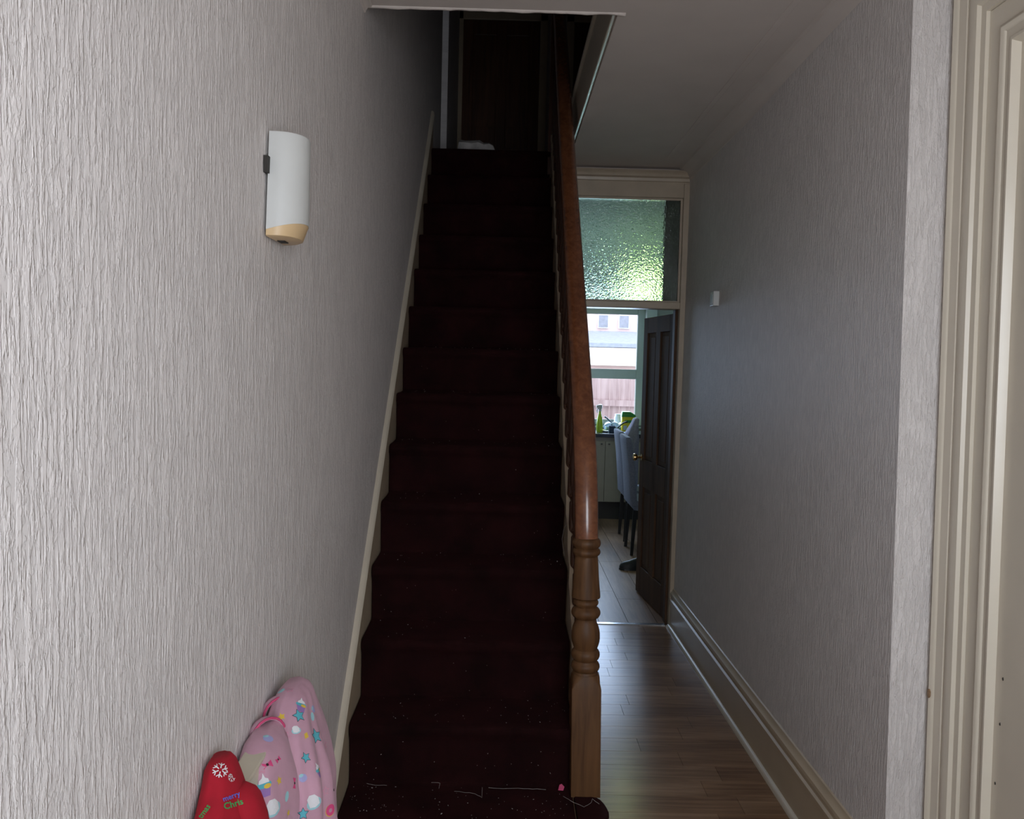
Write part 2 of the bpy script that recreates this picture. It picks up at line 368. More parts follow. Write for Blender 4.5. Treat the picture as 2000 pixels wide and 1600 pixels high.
# cornices
cov = [(0, 0), (0.075, 0), (0.07, 0.012), (0.052, 0.018), (0.03, 0.03), (0.016, 0.05), (0.012, 0.066), (0, 0.075)]
S('trim_4', extrude_profile(MB(), cov, (1.131, YA+0.02, CE), (1.136, YP-0.05, CE), (-1, 0, 0), (0, 0, -1)), 'plaster', 'coved cornice between right wall and ceiling', 'cornice', smooth='auto')
cov2 = [(a*0.35, b*0.35) for a, b in cov]
S('trim_5', extrude_profile(MB(), cov2, (XL, -1.2, CE), (XL, HED-0.01, CE), (1, 0, 0), (0, 0, -1)), 'plaster', 'small cove between left wall and ceiling', 'cornice', smooth='auto')
S('trim_12', MB().box((0.93, HED-1.5, CE-0.003), (0.955, YP-0.3, CE+0.001)), 'plaster', 'thin raised seam along the hall ceiling', 'ceiling seam', bevel=0.002)

# ------------------------------------------------------------------ kitchen partition with transom light
part = MB()
part.box((-0.7, YP, -0.02), (0.33, YP+0.1, 2.52)); part.box((0.33, YP, 2.80), (1.14, YP+0.1, 2.90)); part.box((1.14, YP+0.001, -0.02), (1.6, YP+0.1, 2.9))
S('wall_kitchen_partition', part, 'plaster', 'partition wall around the kitchen doorway at the hall end', 'wall')
fr = empty('door_1', (0.7, YP, 0), 'cream framed kitchen doorway with obscured glass transom, its pine door swung open', 'door', kind='structure')
JX = 1.098
def jamb(x0, x1, z0, z1, y0=YP-0.03, y1=YP+0.11): return MB().box((x0, y0, z0), (x1, y1, z1))
child(jamb(JX, 1.142, 0, 2.80), 'jamb', 'creamd', fr, bevel=0.004)
child(jamb(0.30, 0.34, 0, 2.80), 'jamb', 'creamd', fr, bevel=0.004)
child(jamb(0.34, JX, 2.022, 2.064), 'transom_bar', 'creamd', fr, bevel=0.004)
child(jamb(0.30, 1.142, 2.712, 2.87, YP-0.022), 'head_board', 'creamd', fr, bevel=0.003)
hm = MB()
extrude_profile(hm, [(0, 0), (0.04, 0), (0.045, 0.012), (0.035, 0.02), (0.03, 0.036), (0.012, 0.045), (0.008, 0.062), (0, 0.066)], (0.30, YP-0.022, 2.872), (1.13, YP-0.022, 2.872), (0, -1, 0), (0, 0, -1))
child(hm, 'head_moulding', 'creamd', fr, smooth='auto')
child(MB().box((0.345, YP+0.02, 2.064), (JX-0.002, YP+0.026, 2.712)), 'transom_pane', 'tglass', fr)
for a, b in (((JX-0.012, YP+0.0, 2.064), (JX, YP+0.019, 2.712)), ((0.34, YP, 2.064), (0.352, YP+0.019, 2.712)), ((0.352, YP, 2.700), (JX-0.012, YP+0.019, 2.712)), ((0.352, YP, 2.064), (JX-0.012, YP+0.019, 2.074))):
    child(MB().box(a, b), 'glazing_bead', 'creamd', fr)
child(MB().box((1.0, YP+0.03, 2.064), (JX, YP+0.09, 2.712)), 'blanking_board', 'plinth', fr, label='dark board behind the right edge of the transom glass')
child(MB().box((JX-0.016, YP+0.03, 0), (JX, YP+0.105, 2.022)), 'door_stop', 'pine', fr, bevel=0.003, label='bare brown wood with peeled paint')
# pine panel door, open into the kitchen
th = math.radians(96.2)      # direction of the leaf from the hinge, measured from +X
hx, hy = JX-0.004, YP+0.095
dl = empty('pine_door', (hx, hy, 0.008), 'brown pine four panel door standing open into the kitchen', 'door')
dl.rotation_euler.z = th
DW, DH, DT = 0.735, 1.995, 0.036
# local: x along leaf, y thickness (towards -Y local = towards kitchen right), z up; visible face is +y
def stile(a, b, c, d, t=DT): return MB().box((a, -t, c), (b, 0, d))
for a, b in ((0, 0.10), (DW-0.10, DW)): stile(a, b, 0, DH).build('stile', 'pine', dl, bevel=0.003)
stile(0.315, 0.42, 0.2, DH-0.1).build('muntin', 'pine', dl, bevel=0.003)
for a, b in ((0, 0.2), (0.78, 0.98), (DH-0.11, DH)): stile(0.10, DW-0.10, a, b).build('rail', 'pine', dl, bevel=0.003)
for xa, xb in ((0.10, 0.315), (0.42, DW-0.10)):
    for za, zb in ((0.2, 0.78), (0.98, DH-0.11)):
        MB().box((xa, -DT+0.012, za), (xb, -0.012, zb)).box((xa+0.03, -DT+0.006, za+0.03), (xb-0.03, -0.006, zb-0.03)).build('door_panel', 'pine', dl, bevel=0.004)
hk = MB()
hk.lathe([(0.026, 0), (0.026, 0.004), (0.009, 0.006), (0.009, 0.03), (0.02, 0.036), (0.027, 0.05), (0.024, 0.062), (0.008, 0.068)], seg=18)
bmesh.ops.rotate(hk.bm, verts=hk.bm.verts, cent=(0, 0, 0), matrix=Matrix.Rotation(-math.pi/2, 3, 'X'))
bmesh.ops.translate(hk.bm, verts=hk.bm.verts, vec=(DW-0.05, 0.0, 0.99))
kn = hk.build('door_knob', 'brass', dl, smooth='auto', label='small brass knob')
MB().box((DW-0.001, -0.028, 0.9), (DW+0.002, -0.008, 1.05)).build('latch_plate', 'brass', dl)
for z in (0.18, 1.75): MB().box((-0.004, -0.012, z), (0.02, 0.003, z+0.09)).build('hinge', 'dark', dl)

# ------------------------------------------------------------------ skirting of the right wall
bb = MB()
prof = [(0, 0.0), (0.022, 0.0), (0.022, 0.165), (0.027, 0.170), (0.027, 0.182), (0.018, 0.188), (0.018, 0.205), (0.024, 0.21), (0.022, 0.222), (0.010, 0.232), (0.006, 0.245), (0, 0.248)]
bb.loft([[(xr(yy, z)-a, yy, z) for a, z in prof] for yy in (YA+0.001, 3.4, 4.4, YP-0.031)])
S('baseboard_right', bb, 'base', 'tall moulded cream skirting along the right wall', 'skirting', smooth='auto')
qr = MB(); q = [(0.0, 0)] + [(0.020*math.cos(t*math.pi/8), 0.020*math.sin(t*math.pi/8)) for t in range(5)]
qr.loft([[(xr(yy, z)-0.021-a, yy, z) for a, z in q] for yy in (YA+0.001, 3.4, 4.4, YP-0.03)])
S('trim_6', qr, 'cream', 'pale quarter round bead between skirting and floor', 'floor bead', smooth='auto')

# ------------------------------------------------------------------ cream door frame and door, near right
d2 = empty('door_2', (W2, 1.75, 0), 'ivory painted front room door with wide moulded frame at the right edge', 'door', kind='structure')
AW = 0.17
def mould(profile, z_out, y_far, y_near):
    # profile: (distance in from outer edge, projection into the hall); runs up the far side, mitred over the head, down the near side
    mb = MB(); rows = []
    for corner in range(4):
        r = []
        for d, h in profile:
            if corner == 0: p = (y_far-d, 0.0)
            elif corner == 1: p = (y_far-d, z_out-d)
            elif corner == 2: p = (y_near+d, z_out-d)
            else: p = (y_near+d, 0.0)
            r.append((W2-h+lean(p[1]), p[0], p[1]))
        rows.append(r)
    return mb.loft(rows)
ar = [(0, -0.03), (0, 0.012), (0.012, 0.014), (0.018, 0.034), (0.026, 0.038), (0.034, 0.034), (0.040, 0.028), (0.075, 0.026), (0.080, 0.020), (0.086, 0.026), (0.110, 0.030), (0.125, 0.026), (0.130, 0.016), (0.15, 0.014), (0.152, -0.03)]
child(mould(ar, 2.765, YA-0.002, 1.0), 'architrave', 'doorcream', d2, smooth='auto')
ar2 = [(0.152, -0.03), (0.152, 0.004), (0.205, 0.002), (0.210, 0.010), (0.218, 0.013), (0.226, 0.010), (0.230, 0.004), (0.250, 0.004), (0.255, 0.009), (0.262, 0.009), (0.268, -0.004), (0.275, -0.03)]
child(mould(ar2, 2.765, YA-0.002, 1.0), 'door_lining', 'doorcream', d2, smooth='auto')
lf = MB(); lf.loft([[(W2+0.012+lean(z), 1.26, z), (W2+0.05+lean(z), 1.26, z), (W2+0.05+lean(z), DY1+0.03, z), (W2+0.012+lean(z), DY1+0.03, z)] for z in (0.005, 2.52)])
leaf = child(lf, 'door_leaf', 'doorcream', d2)
def chip(y, z, r, mat, x, name):
    mb = MB(); pts = []
    for k in range(7):
        a = 2*math.pi*k/7; rr = r*random.uniform(0.7, 1.15); pts.append((x+lean(z), y+rr*0.7*math.cos(a), z+rr*1.3*math.sin(a)))
    mb.prism(pts, (0.004, 0, 0)); return child(mb, name, mat, d2)
chip(YA-0.030, 0.755, 0.011, 'stepwood', W2-0.0395, 'paint_chip')
for yy, z in ((2.155, 0.90), (2.16, 0.78), (2.17, 0.62)): chip(yy, z, 0.0035, 'dark', W2+0.0105, 'nail_hole')

# ------------------------------------------------------------------ landing end wall doors
def landing_door(name, x0, x1, label, mat, kind_name):
    t = empty(name, ((x0+x1)/2, YL, FL2), label, 'door', kind='structure')
    for a, b in ((x0-0.075, x0), (x1, x1+0.075)): child(MB().box((a, YL-0.03, FL2), (b, YL, FL2+2.06)), 'architrave', 'base', t, bevel=0.005)
    child(MB().box((x0-0.075, YL-0.03, FL2+1.985), (x1+0.075, YL-0.002, FL2+2.06)), 'architrave', 'base', t, bevel=0.005)
    w = x1-x0; yb, yf = YL-0.004, YL-0.014
    child(MB().box((x0, yf+0.004, FL2+0.01), (x1, yb, FL2+1.98)), 'panel_back', mat, t)
    for a, b in ((x0, x0+0.1), (x1-0.1, x1), (x0+w/2-0.05, x0+w/2+0.05)): child(MB().box((a, yf-0.012, FL2+0.01), (b, yf+0.004, FL2+1.98)), 'stile', mat, t, bevel=0.003)
    for c in (0.01, 0.75, 1.84):
        for a, b in ((x0+0.1, x0+w/2-0.05), (x0+w/2+0.05, x1-0.1)): child(MB().box((a, yf-0.0115, FL2+c), (b, yf+0.004, FL2+c+(0.2 if c < 1 else 0.14))), 'rail', mat, t, bevel=0.003)
    return t
landing_door('door_3', -0.47, 0.285, 'dark stained panel door at the top of the stairs', 'darkpine', '')
landing_door('door_4', 0.62, 1.36, 'dark door glimpsed right of the handrail upstairs', 'darkpine', '')

# ------------------------------------------------------------------ staircase
SX0, SX1 = XL+0.002, 0.272
st = empty('staircase', (-0.1, 2.66, 0), 'steep straight flight of stairs with painted side strings', 'staircase')
for k in range(0, 14):
    z = tread_z(k) - 0.012; yb = nose_y(k)+GOING+0.03
    mb = MB(); y0 = nose_y(k)+0.026
    mb.prism([(XL+0.016, y0, max(0, z-RISE-0.0)), (XL+0.016, y0, z-0.03), (XL+0.016, y0-0.018, z-0.026), (XL+0.016, y0-0.018, z), (XL+0.016, yb, z), (XL+0.016, yb, z-0.03), (XL+0.016, y0+0.02, z-0.03), (XL+0.016, y0+0.02, max(0, z-RISE))], (SX1-XL-0.016, 0, 0))
    child(mb, 'step', 'stepwood', st)
def string_poly(x, y0, y1, up, down): return [(x, y0, max(0.0, nosing(y0)-down)), (x, y0, nosing(y0)+up), (x, y1, nosing(y1)+up), (x, y1, nosing(y1)-down)]
ws = MB(); ws.prism([(XL+0.0005, 2.4, 0), (XL+0.0005, 2.4, 0.10), (XL+0.0005, 2.62, nosing(2.62)+0.12), (XL+0.0005, 5.80, nosing(5.80)+0.12), (XL+0.0005, 5.80, FL2-0.1), (XL+0.0005, 2.8, 0)], (0.0135, 0, 0))
child(ws, 'wall_string', 'base', st)
tr = MB(); tp = [(0, 0), (0.018, 0.0), (0.021, 0.008), (0.016, 0.016), (0.017, 0.024), (0.010, 0.032), (0, 0.034)]
tr.loft([[(XL+a, yy, nosing(yy)+0.105+b) for a, b in tp] for yy in (2.62, 4.0, 5.80)])
child(tr, 'string_moulding', 'cream', st, smooth='auto')
ox0, ox1 = SX1+0.001, SX1+0.034
os_ = MB(); os_.prism(string_poly(ox0, 2.935, 5.68, 0.085, 0.24), (ox1-ox0, 0, 0))
child(os_, 'outer_string', 'creamd', st)
# frayed, chipped lip along the top of the outer string
cp_ = MB(); rows = []
n = 130
for i in range(n+1):
    yy = 2.94 + (5.67-2.94)*i/n; z = nosing(yy)+0.085
    a = 0.004 + 0.006*noise.noise(Vector((yy*16, 1, 0))); b = 0.012 + 0.014*abs(noise.noise(Vector((yy*22, 7, 0))))
    rows.append([(ox0-a, yy, z-0.012), (ox0-a, yy, z+b), (ox0+0.012, yy, z+b*0.9), (ox0+0.012, yy, z-0.012)])
cp_.loft(rows)
child(cp_, 'string_cap', 'creamd', st)
sp = MB(); sp.prism([(ox0+0.01, 2.96, 0), (ox0+0.01, 2.96, nosing(2.96)-0.2), (ox0+0.01, 5.47, nosing(5.47)-0.2), (ox0+0.01, 5.47, 0)], (0.02, 0, 0))
child(sp, 'spandrel', 'creamd', st)

# ------------------------------------------------------------------ stair carpet
def carpet():
    mb = MB(); prof = []
    for k in range(-0, 14):
        z = tread_z(k); yn = nose_y(k); low = max(0, 5-k)/5
        yr = yn+0.018
        prof += [(yr, z-RISE+0.004, k, 0), (yr-0.001, z-0.15, k, .3), (yr-0.001, z-0.09, k, .6), (yr-0.002-0.004*low, z-0.055, k, 1), (yr-0.010-0.006*low, z-0.044, k, 1.3), (yn-0.002, z-0.034, k, .8), (yn-0.003, z-0.018, k, .5), (yn+0.003, z-0.005, k, .4), (yn+0.018, z+0.0005, k, .3), (yn+0.09, z-0.002, k, .5), (yn+0.17, z-0.001, k, .4), (yn+GOING+0.010, z+0.003, k, 0)]
    nx = 46; rows = []
    xa, xb = XL+0.0155, SX1-0.002
    for (yy, z, k, wgt) in prof:
        r = []; low = 0.4 + max(0, 5-k)/3.2
        for i in range(nx+1):
            t = i/nx; xx = xa+(xb-xa)*t
            e = 0.004*noise.noise(Vector((k*3.1, z*9, 0 if t < .5 else 9)))
            if i == 0: xx += abs(e)
            nz = noise.noise(Vector((xx*5, k*4.3, z*2)))*0.013 + noise.noise(Vector((xx*13, k*2.3, z*7)))*0.006
            r.append((xx, yy - nz*wgt*low, z + nz*0.7*wgt*low))
        rows.append(r)
    top = rows[-1]
    rows.append([(p[0], p[1]+0.9, p[2]) for p in top]); rows.append([(p[0], YL-0.04, p[2]) for p in top])
    # underside
    under = [[(p[0], p[1]+0.006, p[2]-0.006) for p in r] for r in rows]
    mb.loft(rows, closed=False); mb.loft(under, closed=False)
    for i in (0, nx):
        A = [mb.bm.verts.new(r[i]) for r in rows]; B = [mb.bm.verts.new(r[i]) for r in under]
        for q in range(len(A)-1): mb.bm.faces.new((A[q], A[q+1], B[q+1], B[q]))
    bmesh.ops.remove_doubles(mb.bm, verts=mb.bm.verts, dist=1e-5)
    return mb
cpt = carpet().build('stair_carpet', 'carpet', smooth=True, label='worn dark burgundy carpet running up the whole staircase', cat='carpet')
sb = cpt.modifiers.new('soft', 'SUBSURF'); sb.levels = 1; sb.render_levels = 1
# bullnose piece of carpet wrapping the newel foot
bn = MB(); rows = []
zt = tread_z(0)
for z, s in ((0.002, -0.012), (0.05, -0.012), (0.13, -0.01), (0.17, -0.006), (0.19, 0.004), (0.205, 0.006), (0.216, 0.0), (0.219, -0.012)):
    r = []
    for i in range(15):
        a = -math.pi/2 + math.pi*1.0*i/14
        r.append((0.275 + (0.10+s)*max(0, math.cos(a))**0.7, 2.765 + (0.103+s)*math.sin(a) , z + 0.002*noise.noise(Vector((i*.8, z*20, 0)))))
    rows.append(r)
bn.loft(rows)
bno = child(bn, 'bullnose_wrap', 'carpet', cpt, smooth='auto', label='carpet wrapped around the foot of the newel')
# frayed threads and scraps on the carpet
def carpet_z(yy):
    for k in range(13, -1, -1):
        if yy >= nose_y(k): return tread_z(k)
    return 0
lint = MB()
for i in range(330):
    k = random.choice((0, 0, 0, 0, 1, 1, 1, 2, 2, 3, 3, 4, 5, 6, 7)); u = random.random()
    xx = random.uniform(XL+0.03, SX1-0.02) if random.random() < 0.75 else random.choice((random.uniform(XL+0.02, XL+0.2), random.uniform(0.1, SX1-0.02)))
    s = random.uniform(0.0006, 0.0016)*(2.0 if random.random() < 0.06 else 1)
    if u < 0.72: p = Vector((xx, nose_y(k)+random.uniform(0.02, GOING), tread_z(k)+0.005))
    else: p = Vector((xx, nose_y(k)+0.010, tread_z(k)-random.uniform(0.06, RISE)))
    d = Vector((random.uniform(-1, 1), random.uniform(-1, 1), random.uniform(-.3, .3))).normalized()*s*random.uniform(1, 2.2)
    q = Vector((-d.y, d.x, 0)); q = q.normalized()*s if q.length else Vector((s, 0, 0)); h = Vector((0, 0, s))
    v = [lint.bm.verts.new(c) for c in (p-d, p+q, p+d, p-q, p+h, p-h)]
    for a, b in ((0, 1), (1, 2), (2, 3), (3, 0)):
        lint.bm.faces.new((v[a], v[b], v[4])); lint.bm.faces.new((v[b], v[a], v[5]))
lint.build('carpet_lint', 'lint', label='tiny pale flecks of lint scattered over the burgundy carpet', cat='lint', kind='stuff')
def thread(pts, label, r=0.00055, mat='lint'):
    P = [Vector(p) for p in pts]; out = []
    for a, b in zip(P, P[1:]):
        for t in range(4): out.append(a.lerp(b, t/4) + Vector((0, random.uniform(-.001, .001), random.uniform(-.001, .001))))
    out.append(P[-1])
    return MB().tube(out, r, 5).build('loose_thread', mat, label=label, cat='thread')
zc = tread_z(0)+0.006; yc = nose_y(1)
thread([(-0.13, yc-0.035, zc), (-0.06, yc-0.05, zc), (-0.036, yc-0.075, zc), (-0.036, yc-0.03, zc+0.012)], 'long pale hooked thread in the middle of the bottom tread')
thread([(-0.21, yc-0.004, zc+0.012), (-0.18, yc-0.006, zc+0.012), (-0.183, yc-0.02, zc)], 'short bent thread at the back of the bottom tread')
thread([(-0.015, yc-0.012, zc+0.002), (0.05, yc-0.014, zc+0.001), (0.12, yc-0.012, zc+0.002), (0.18, yc-0.014, zc)], 'pale thread lying along the back right of bottom tread')
thread([(-0.43, yc-0.004, zc+0.004), (-0.40, yc-0.012, zc+0.003), (-0.36, yc-0.01, zc+0.002)], 'short pale thread at the back left of bottom tread')
thread([(0.258, 3.35, 0.92), (0.250, 3.35, 0.95), (0.246, 3.36, 0.985), (0.252, 3.37, 1.02), (0.262, 3.37, 1.04)], 'fine pale thread sticking out from the outer string', 0.0006)
thread([(0.236, 2.84, zc), (0.256, 2.80, zc+0.005), (0.30, 2.77, zc), (0.325, 2.79, zc+0.003), (0.33, 2.80, zc+0.012), (0.352, 2.79, zc)], 'frayed thread curled around the newel foot')
sc_ = MB(); sc_.prism([(0.222, yc-0.012, zc-0.002), (0.239, yc-0.014, zc-0.002), (0.243, yc-0.012, zc+0.010), (0.234, yc-0.008, zc+0.018), (0.226, yc-0.010, zc+0.016)], (0, 0.0015, 0))
sc_.build('paper_scrap', 'hotpink', label='small crimson scrap on the bottom tread beside the newel', cat='scrap')

# ------------------------------------------------------------------ banister: newel, handrail, balusters
NX, NY = 0.312, 2.892
ba = empty('banister', (NX, NY, tread_z(0)), 'varnished brown banister with turned newel post and thick rounded handrail', 'banister')
LEAN = (-0.021, 0.0)
nb = MB(); b0 = tread_z(0)
hw = 0.0495; rows = []
def sq(z, h, rnd):
    pts = []
    for sx, sy in ((1, 1), (-1, 1), (-1, -1), (1, -1)):
        for t in range(4):
            a = math.atan2(sy, sx) + (t/3-0.5)*math.pi/2
            cx, cyy = sx*(h-rnd), sy*(h-rnd)
            pts.append((NX+LEAN[0]*(z-b0)+cx+rnd*math.cos(a), NY+cyy+rnd*math.sin(a), z))
    return pts
for z, h, r in ((b0, hw, 0.002), (0.585, hw, 0.002), (0.603, hw-0.003, 0.012), (0.617, 0.047, 0.030), (0.627, 0.0455, 0.0440)): rows.append(sq(z, h, r))
nb.loft(rows)
npost = child(nb, 'newel_block', 'newel', ba, smooth='auto', label='square block of the newel')
def zc6(yc_): return 0.612 + (1330-(1000+yc_/2.667))*0.00176
np_ = []
def ring(ya, yb, r, base):
    for t in range(7):
        a = math.pi*t/6; np_.append((base+(r-base)*math.sin(a)**0.7 if 0 < t < 6 else base, zc6(ya+(yb-ya)*t/6)))
seq = [(0.044, 862), (0.041, 850)]
np_ += [(r, zc6(y)) for r, y in seq]
ring(846, 796, 0.0485, 0.040); ring(789, 731, 0.0485, 0.0395)
for y, r in ((727, 0.0395), (715, 0.0425), (695, 0.0465), (670, 0.0485), (645, 0.0478), (620, 0.0445), (600, 0.0395), (588, 0.0365), (580, 0.036)): np_.append((r, zc6(y)))
ring(574, 512, 0.0495, 0.036); ring(507, 474, 0.0425, 0.0365)
for y, r in ((470, 0.038), (466, 0.046), (462, 0.0485), (440, 0.0478), (400, 0.0452), (350, 0.0428), (300, 0.041), (262, 0.0395), (252, 0.0385)): np_.append((r, zc6(y)))
ring(248, 211, 0.0475, 0.040); ring(207, 160, 0.0485, 0.041)
np_.append((0.036, zc6(158)))
sh = MB(); sh.lathe([(r, z) for r, z in np_], (NX-LEAN[0]*b0, NY, 0), 32, LEAN)
child(sh, 'newel_turning', 'newel', ba, smooth='auto')
topz = zc6(160)
# handrail: rises straight off the newel, eases into the pitch of the stair
rx = NX+LEAN[0]*(topz-b0)
slope = RISE/GOING
def rail_z(yy): return nosing(yy)+0.885
pts = []
P0, P1, P2, P3 = Vector((rx, NY, topz-0.005)), Vector((rx-0.002, NY, topz+0.10)), Vector((rx-0.004, NY+0.005, rail_z(NY)-0.06)), Vector((rx-0.006, 3.06, rail_z(3.06)))
P2 = P3 - Vector((0, 0.13, 0.13*slope))
for t in range(19):
    u = t/18; pts.append((1-u)**3*P0 + 3*(1-u)**2*u*P1 + 3*(1-u)*u*u*P2 + u**3*P3)
RX1 = 0.298
for i in range(1, 31):
    u = i/30; yy = 3.06 + (5.66-3.06)*u
    pts.append(Vector(((rx-0.006)*(1-u)+RX1*u, yy, rail_z(yy) + 0.0*u)))
hr = MB(); prof_r = []
rows = []
for i, p in enumerate(pts):
    t = (pts[min(i+1, len(pts)-1)] - pts[max(i-1, 0)]).normalized(); u = Vector((1, 0, 0)); w = t.cross(u).normalized()
    # mopstick: round with a flat underside
    row = []
    for k in range(24):
        a = 2*math.pi*k/24; cx, cz = 0.0395*math.cos(a), 0.036*math.sin(a)
        cz = max(cz, -0.029) if i > 14 else cz
        row.append(p + u*cx - w*cz*-1)
    rows.append(row)
hr.loft(rows)
child(hr, 'handrail', 'rail', ba, smooth='auto')
# balusters
zb = lambda yy: nosing(yy)+0.085
bal_h = 0.885-0.03-0.085
bal_prof = [(0.0165, 0), (0.0165, 0.12), (0.010, 0.13), (0.0175, 0.145), (0.010, 0.16), (0.0175, 0.20), (0.0185, 0.26), (0.014, 0.36), (0.011, 0.46), (0.0105, 0.52), (0.016, 0.535), (0.010, 0.55), (0.017, 0.57), (0.0165, 0.59), (0.0165, bal_h+0.01)]
bproto = None
nbal = 22
for i in range(nbal):
    yy = 3.05 + (5.6-3.05)*i/(nbal-1)
    if bproto is None:
        m_ = MB().lathe([(r, z) for r, z in bal_prof], (0, 0, 0), 12)
        bproto = m_.build('baluster', 'balus', ba, smooth='auto'); o = bproto
    else:
        o = bproto.copy(); C.objects.link(o); o.parent = ba
    u = (yy-3.06)/(5.66-3.06)
    o.location = Vector(((ox0+ox1)/2+0.002, yy, zb(yy)-0.004)) - ba.location
# upper newel
un = MB(); un.loft([[(RX1+sx*0.045, 5.71+sy*0.045, z) for sx, sy in ((1, 1), (-1, 1), (-1, -1), (1, -1))] for z in (FL2-0.15, FL2+1.02)])
un.lathe([(0.03, 0), (0.045, 0.02), (0.03, 0.04), (0.05, 0.08), (0.04, 0.12), (0.008, 0.14)], (RX1, 5.71, FL2+1.02), 16)
child(un, 'upper_newel', 'balus', ba, smooth='auto')

# ------------------------------------------------------------------ things on the walls
# door chime
CZ0, CZ1 = 1.926, 2.146
def chime():
    t = empty('door_chime', (XL, 1.93, CZ0), 'long white rounded door chime with yellowed lower end on left wall', 'door chime')
    def section(z, d=0.0, s=1.0, dep=1.0):
        out = []; h = (0.080 - 0.010*(z-CZ0)/(CZ1-CZ0))*s; cy = 1.925+0.010*(z-CZ0)/(CZ1-CZ0)
        for i in range(21):
            a = math.pi*i/20
            xx = XL+0.006 + (0.070*s*dep)*max(0, math.sin(a))**0.75
            out.append((xx, cy - h*math.cos(a), z + d*(xx-XL-0.006)))
        return out
    mb = MB(); mb.loft([section(CZ0+0.012, 0.30), section(CZ0+0.018, 0.30), section(2.05), section(CZ1-0.004), section(CZ1, 0, 0.975)])
    child(mb, 'cover', 'white', t, smooth='auto')
    mb = MB(); mb.loft([section(CZ0-0.002, 0.0, 0.93, 0.74), section(CZ0, 0.02, 0.985, 0.82), section(CZ0+0.013, 0.30, 0.985)])
    child(mb, 'lower_grille', 'yellowed', t, smooth='auto', label='yellowed translucent lower end')
    child(MB().box((XL+0.012, 1.915, CZ0-0.004), (XL+0.028, 1.95, CZ0+0.004)), 'speaker_slot', 'dark', t)
    child(MB().box((XL+0.001, 1.842, 2.055), (XL+0.010, 1.862, 2.09)), 'back_bracket', 'dark', t)
    mb = MB().lathe([(0.008, 0), (0.008, 0.003)], (0, 0, 0), 14)
    bmesh.ops.rotate(mb.bm, verts=mb.bm.verts, cent=(0, 0, 0), matrix=Matrix.Rotation(math.radians(70), 3, 'Y') )
    bmesh.ops.translate(mb.bm, verts=mb.bm.verts, vec=(XL+0.060, 1.965, 1.965))
    child(mb, 'side_hole', 'yellowed', t)
    child(MB().box((XL+0.0, 1.885, CZ0+0.03), (XL+0.0065, 1.985, CZ1-0.02)), 'back_plate', 'white', t)
    return t
chime()
# square white sensor on right wall
t = empty('wall_sensor', (1.125, 4.64, 2.03), 'small square white box fixed high on right wall', 'wall sensor')
child(MB().box((1.098, 4.60, 1.99), (1.1305, 4.68, 2.068)), 'housing', 'white', t, bevel=0.004)
child(MB().box((1.0965, 4.615, 2.005), (1.099, 4.665, 2.053)), 'cover_plate', 'milk', t, bevel=0.001)

# ------------------------------------------------------------------ radiator and garments
rad = empty('radiator', (-0.48, 1.4, 0.15), 'cream wall radiator at the lower left, mostly hidden under hung clothes', 'radiator')
RT = 0.885
child(MB().box((-0.492, 0.75, 0.15), (-0.480, 2.03, RT-0.004)), 'rear_panel', 'radiator', rad, bevel=0.003)
fp = MB(); rows = []
for i in range(97):
    yy = 0.75+1.28*i/96; d = 0.004*math.sin(i*math.pi/3)
    rows.append([(-0.466, yy, 0.15), (-0.452+d*0.0, yy, 0.15), (-0.452+d, yy, 0.19), (-0.452+d, yy, RT-0.06), (-0.452, yy, RT-0.02), (-0.456, yy, RT), (-0.466, yy, RT)])
fp.loft(rows)
child(fp, 'front_panel', 'radiator', rad, smooth='auto')
tg = MB(); tg.box((-0.494, 0.75, RT-0.004), (-0.450, 2.03, RT+0.004))
child(tg, 'top_grille', 'radiator', rad, bevel=0.003)
for yb_ in (0.95, 1.75): child(MB().box((XL+0.0005, yb_, 0.5), (-0.491, yb_+0.04, 0.8)), 'wall_bracket', 'radiator', rad)

def drape(keys, nseg, fold, seed, zstep=0.012, sup=2.6):
    # stack of closed sections; keys: (z, cx, cy, rx, ry)
    rows = []; z = keys[0][0]
    while z > keys[-1][0]:
        for a, b in zip(keys, keys[1:]):
            if b[0] <= z <= a[0]:
                t = (a[0]-z)/(a[0]-b[0]); t2 = t
                cx, cy, rx_, ry = [a[q]*(1-t2)+b[q]*t2 for q in range(1, 5)]; break
        g = min(1, (keys[0][0]-z)/0.16)
        r = []
        for i in range(nseg):
            a = 2*math.pi*i/nseg; c, s = math.cos(a), math.sin(a)
            sh = (abs(c)**sup + abs(s)**sup)**(-1/sup)
            rip = sum(am*math.sin(fr*a+ph+2.0*noise.noise(Vector((z*3.0, seed, fr)))) for fr, am, ph in fold)*g
            rip += 0.10*noise.noise(Vector((c*2.2+seed, s*2.2, z*11)))
            k_ = sh*(1+rip)
            r.append((max(XL+0.004, cx+rx_*c*k_), cy+ry*s*k_, z))
        rows.append(r); z -= zstep
    return rows
pg = empty('pink_pyjamas', (-0.44, 1.87, 0.33), 'pink patterned child\'s pyjamas hung over the far end of the radiator', 'pyjamas')
pk = [(0.928, -0.461, 1.95, 0.018, 0.045), (0.923, -0.460, 1.95, 0.029, 0.062), (0.905, -0.456, 1.935, 0.039, 0.085), (0.86, -0.448, 1.90, 0.051, 0.118), (0.80, -0.437, 1.865, 0.062, 0.14), (0.72, -0.430, 1.85, 0.072, 0.155), (0.6, -0.425, 1.845, 0.080, 0.165), (0.33, -0.42, 1.84, 0.085, 0.17)]
pm = MB().loft(drape(pk, 120, [(9, 0.11, 0.3), (14, 0.06, 1.2), (5, 0.07, 2.1)], 2.0))
pbody = child(pm, 'body', 'pink', pg, smooth=True)
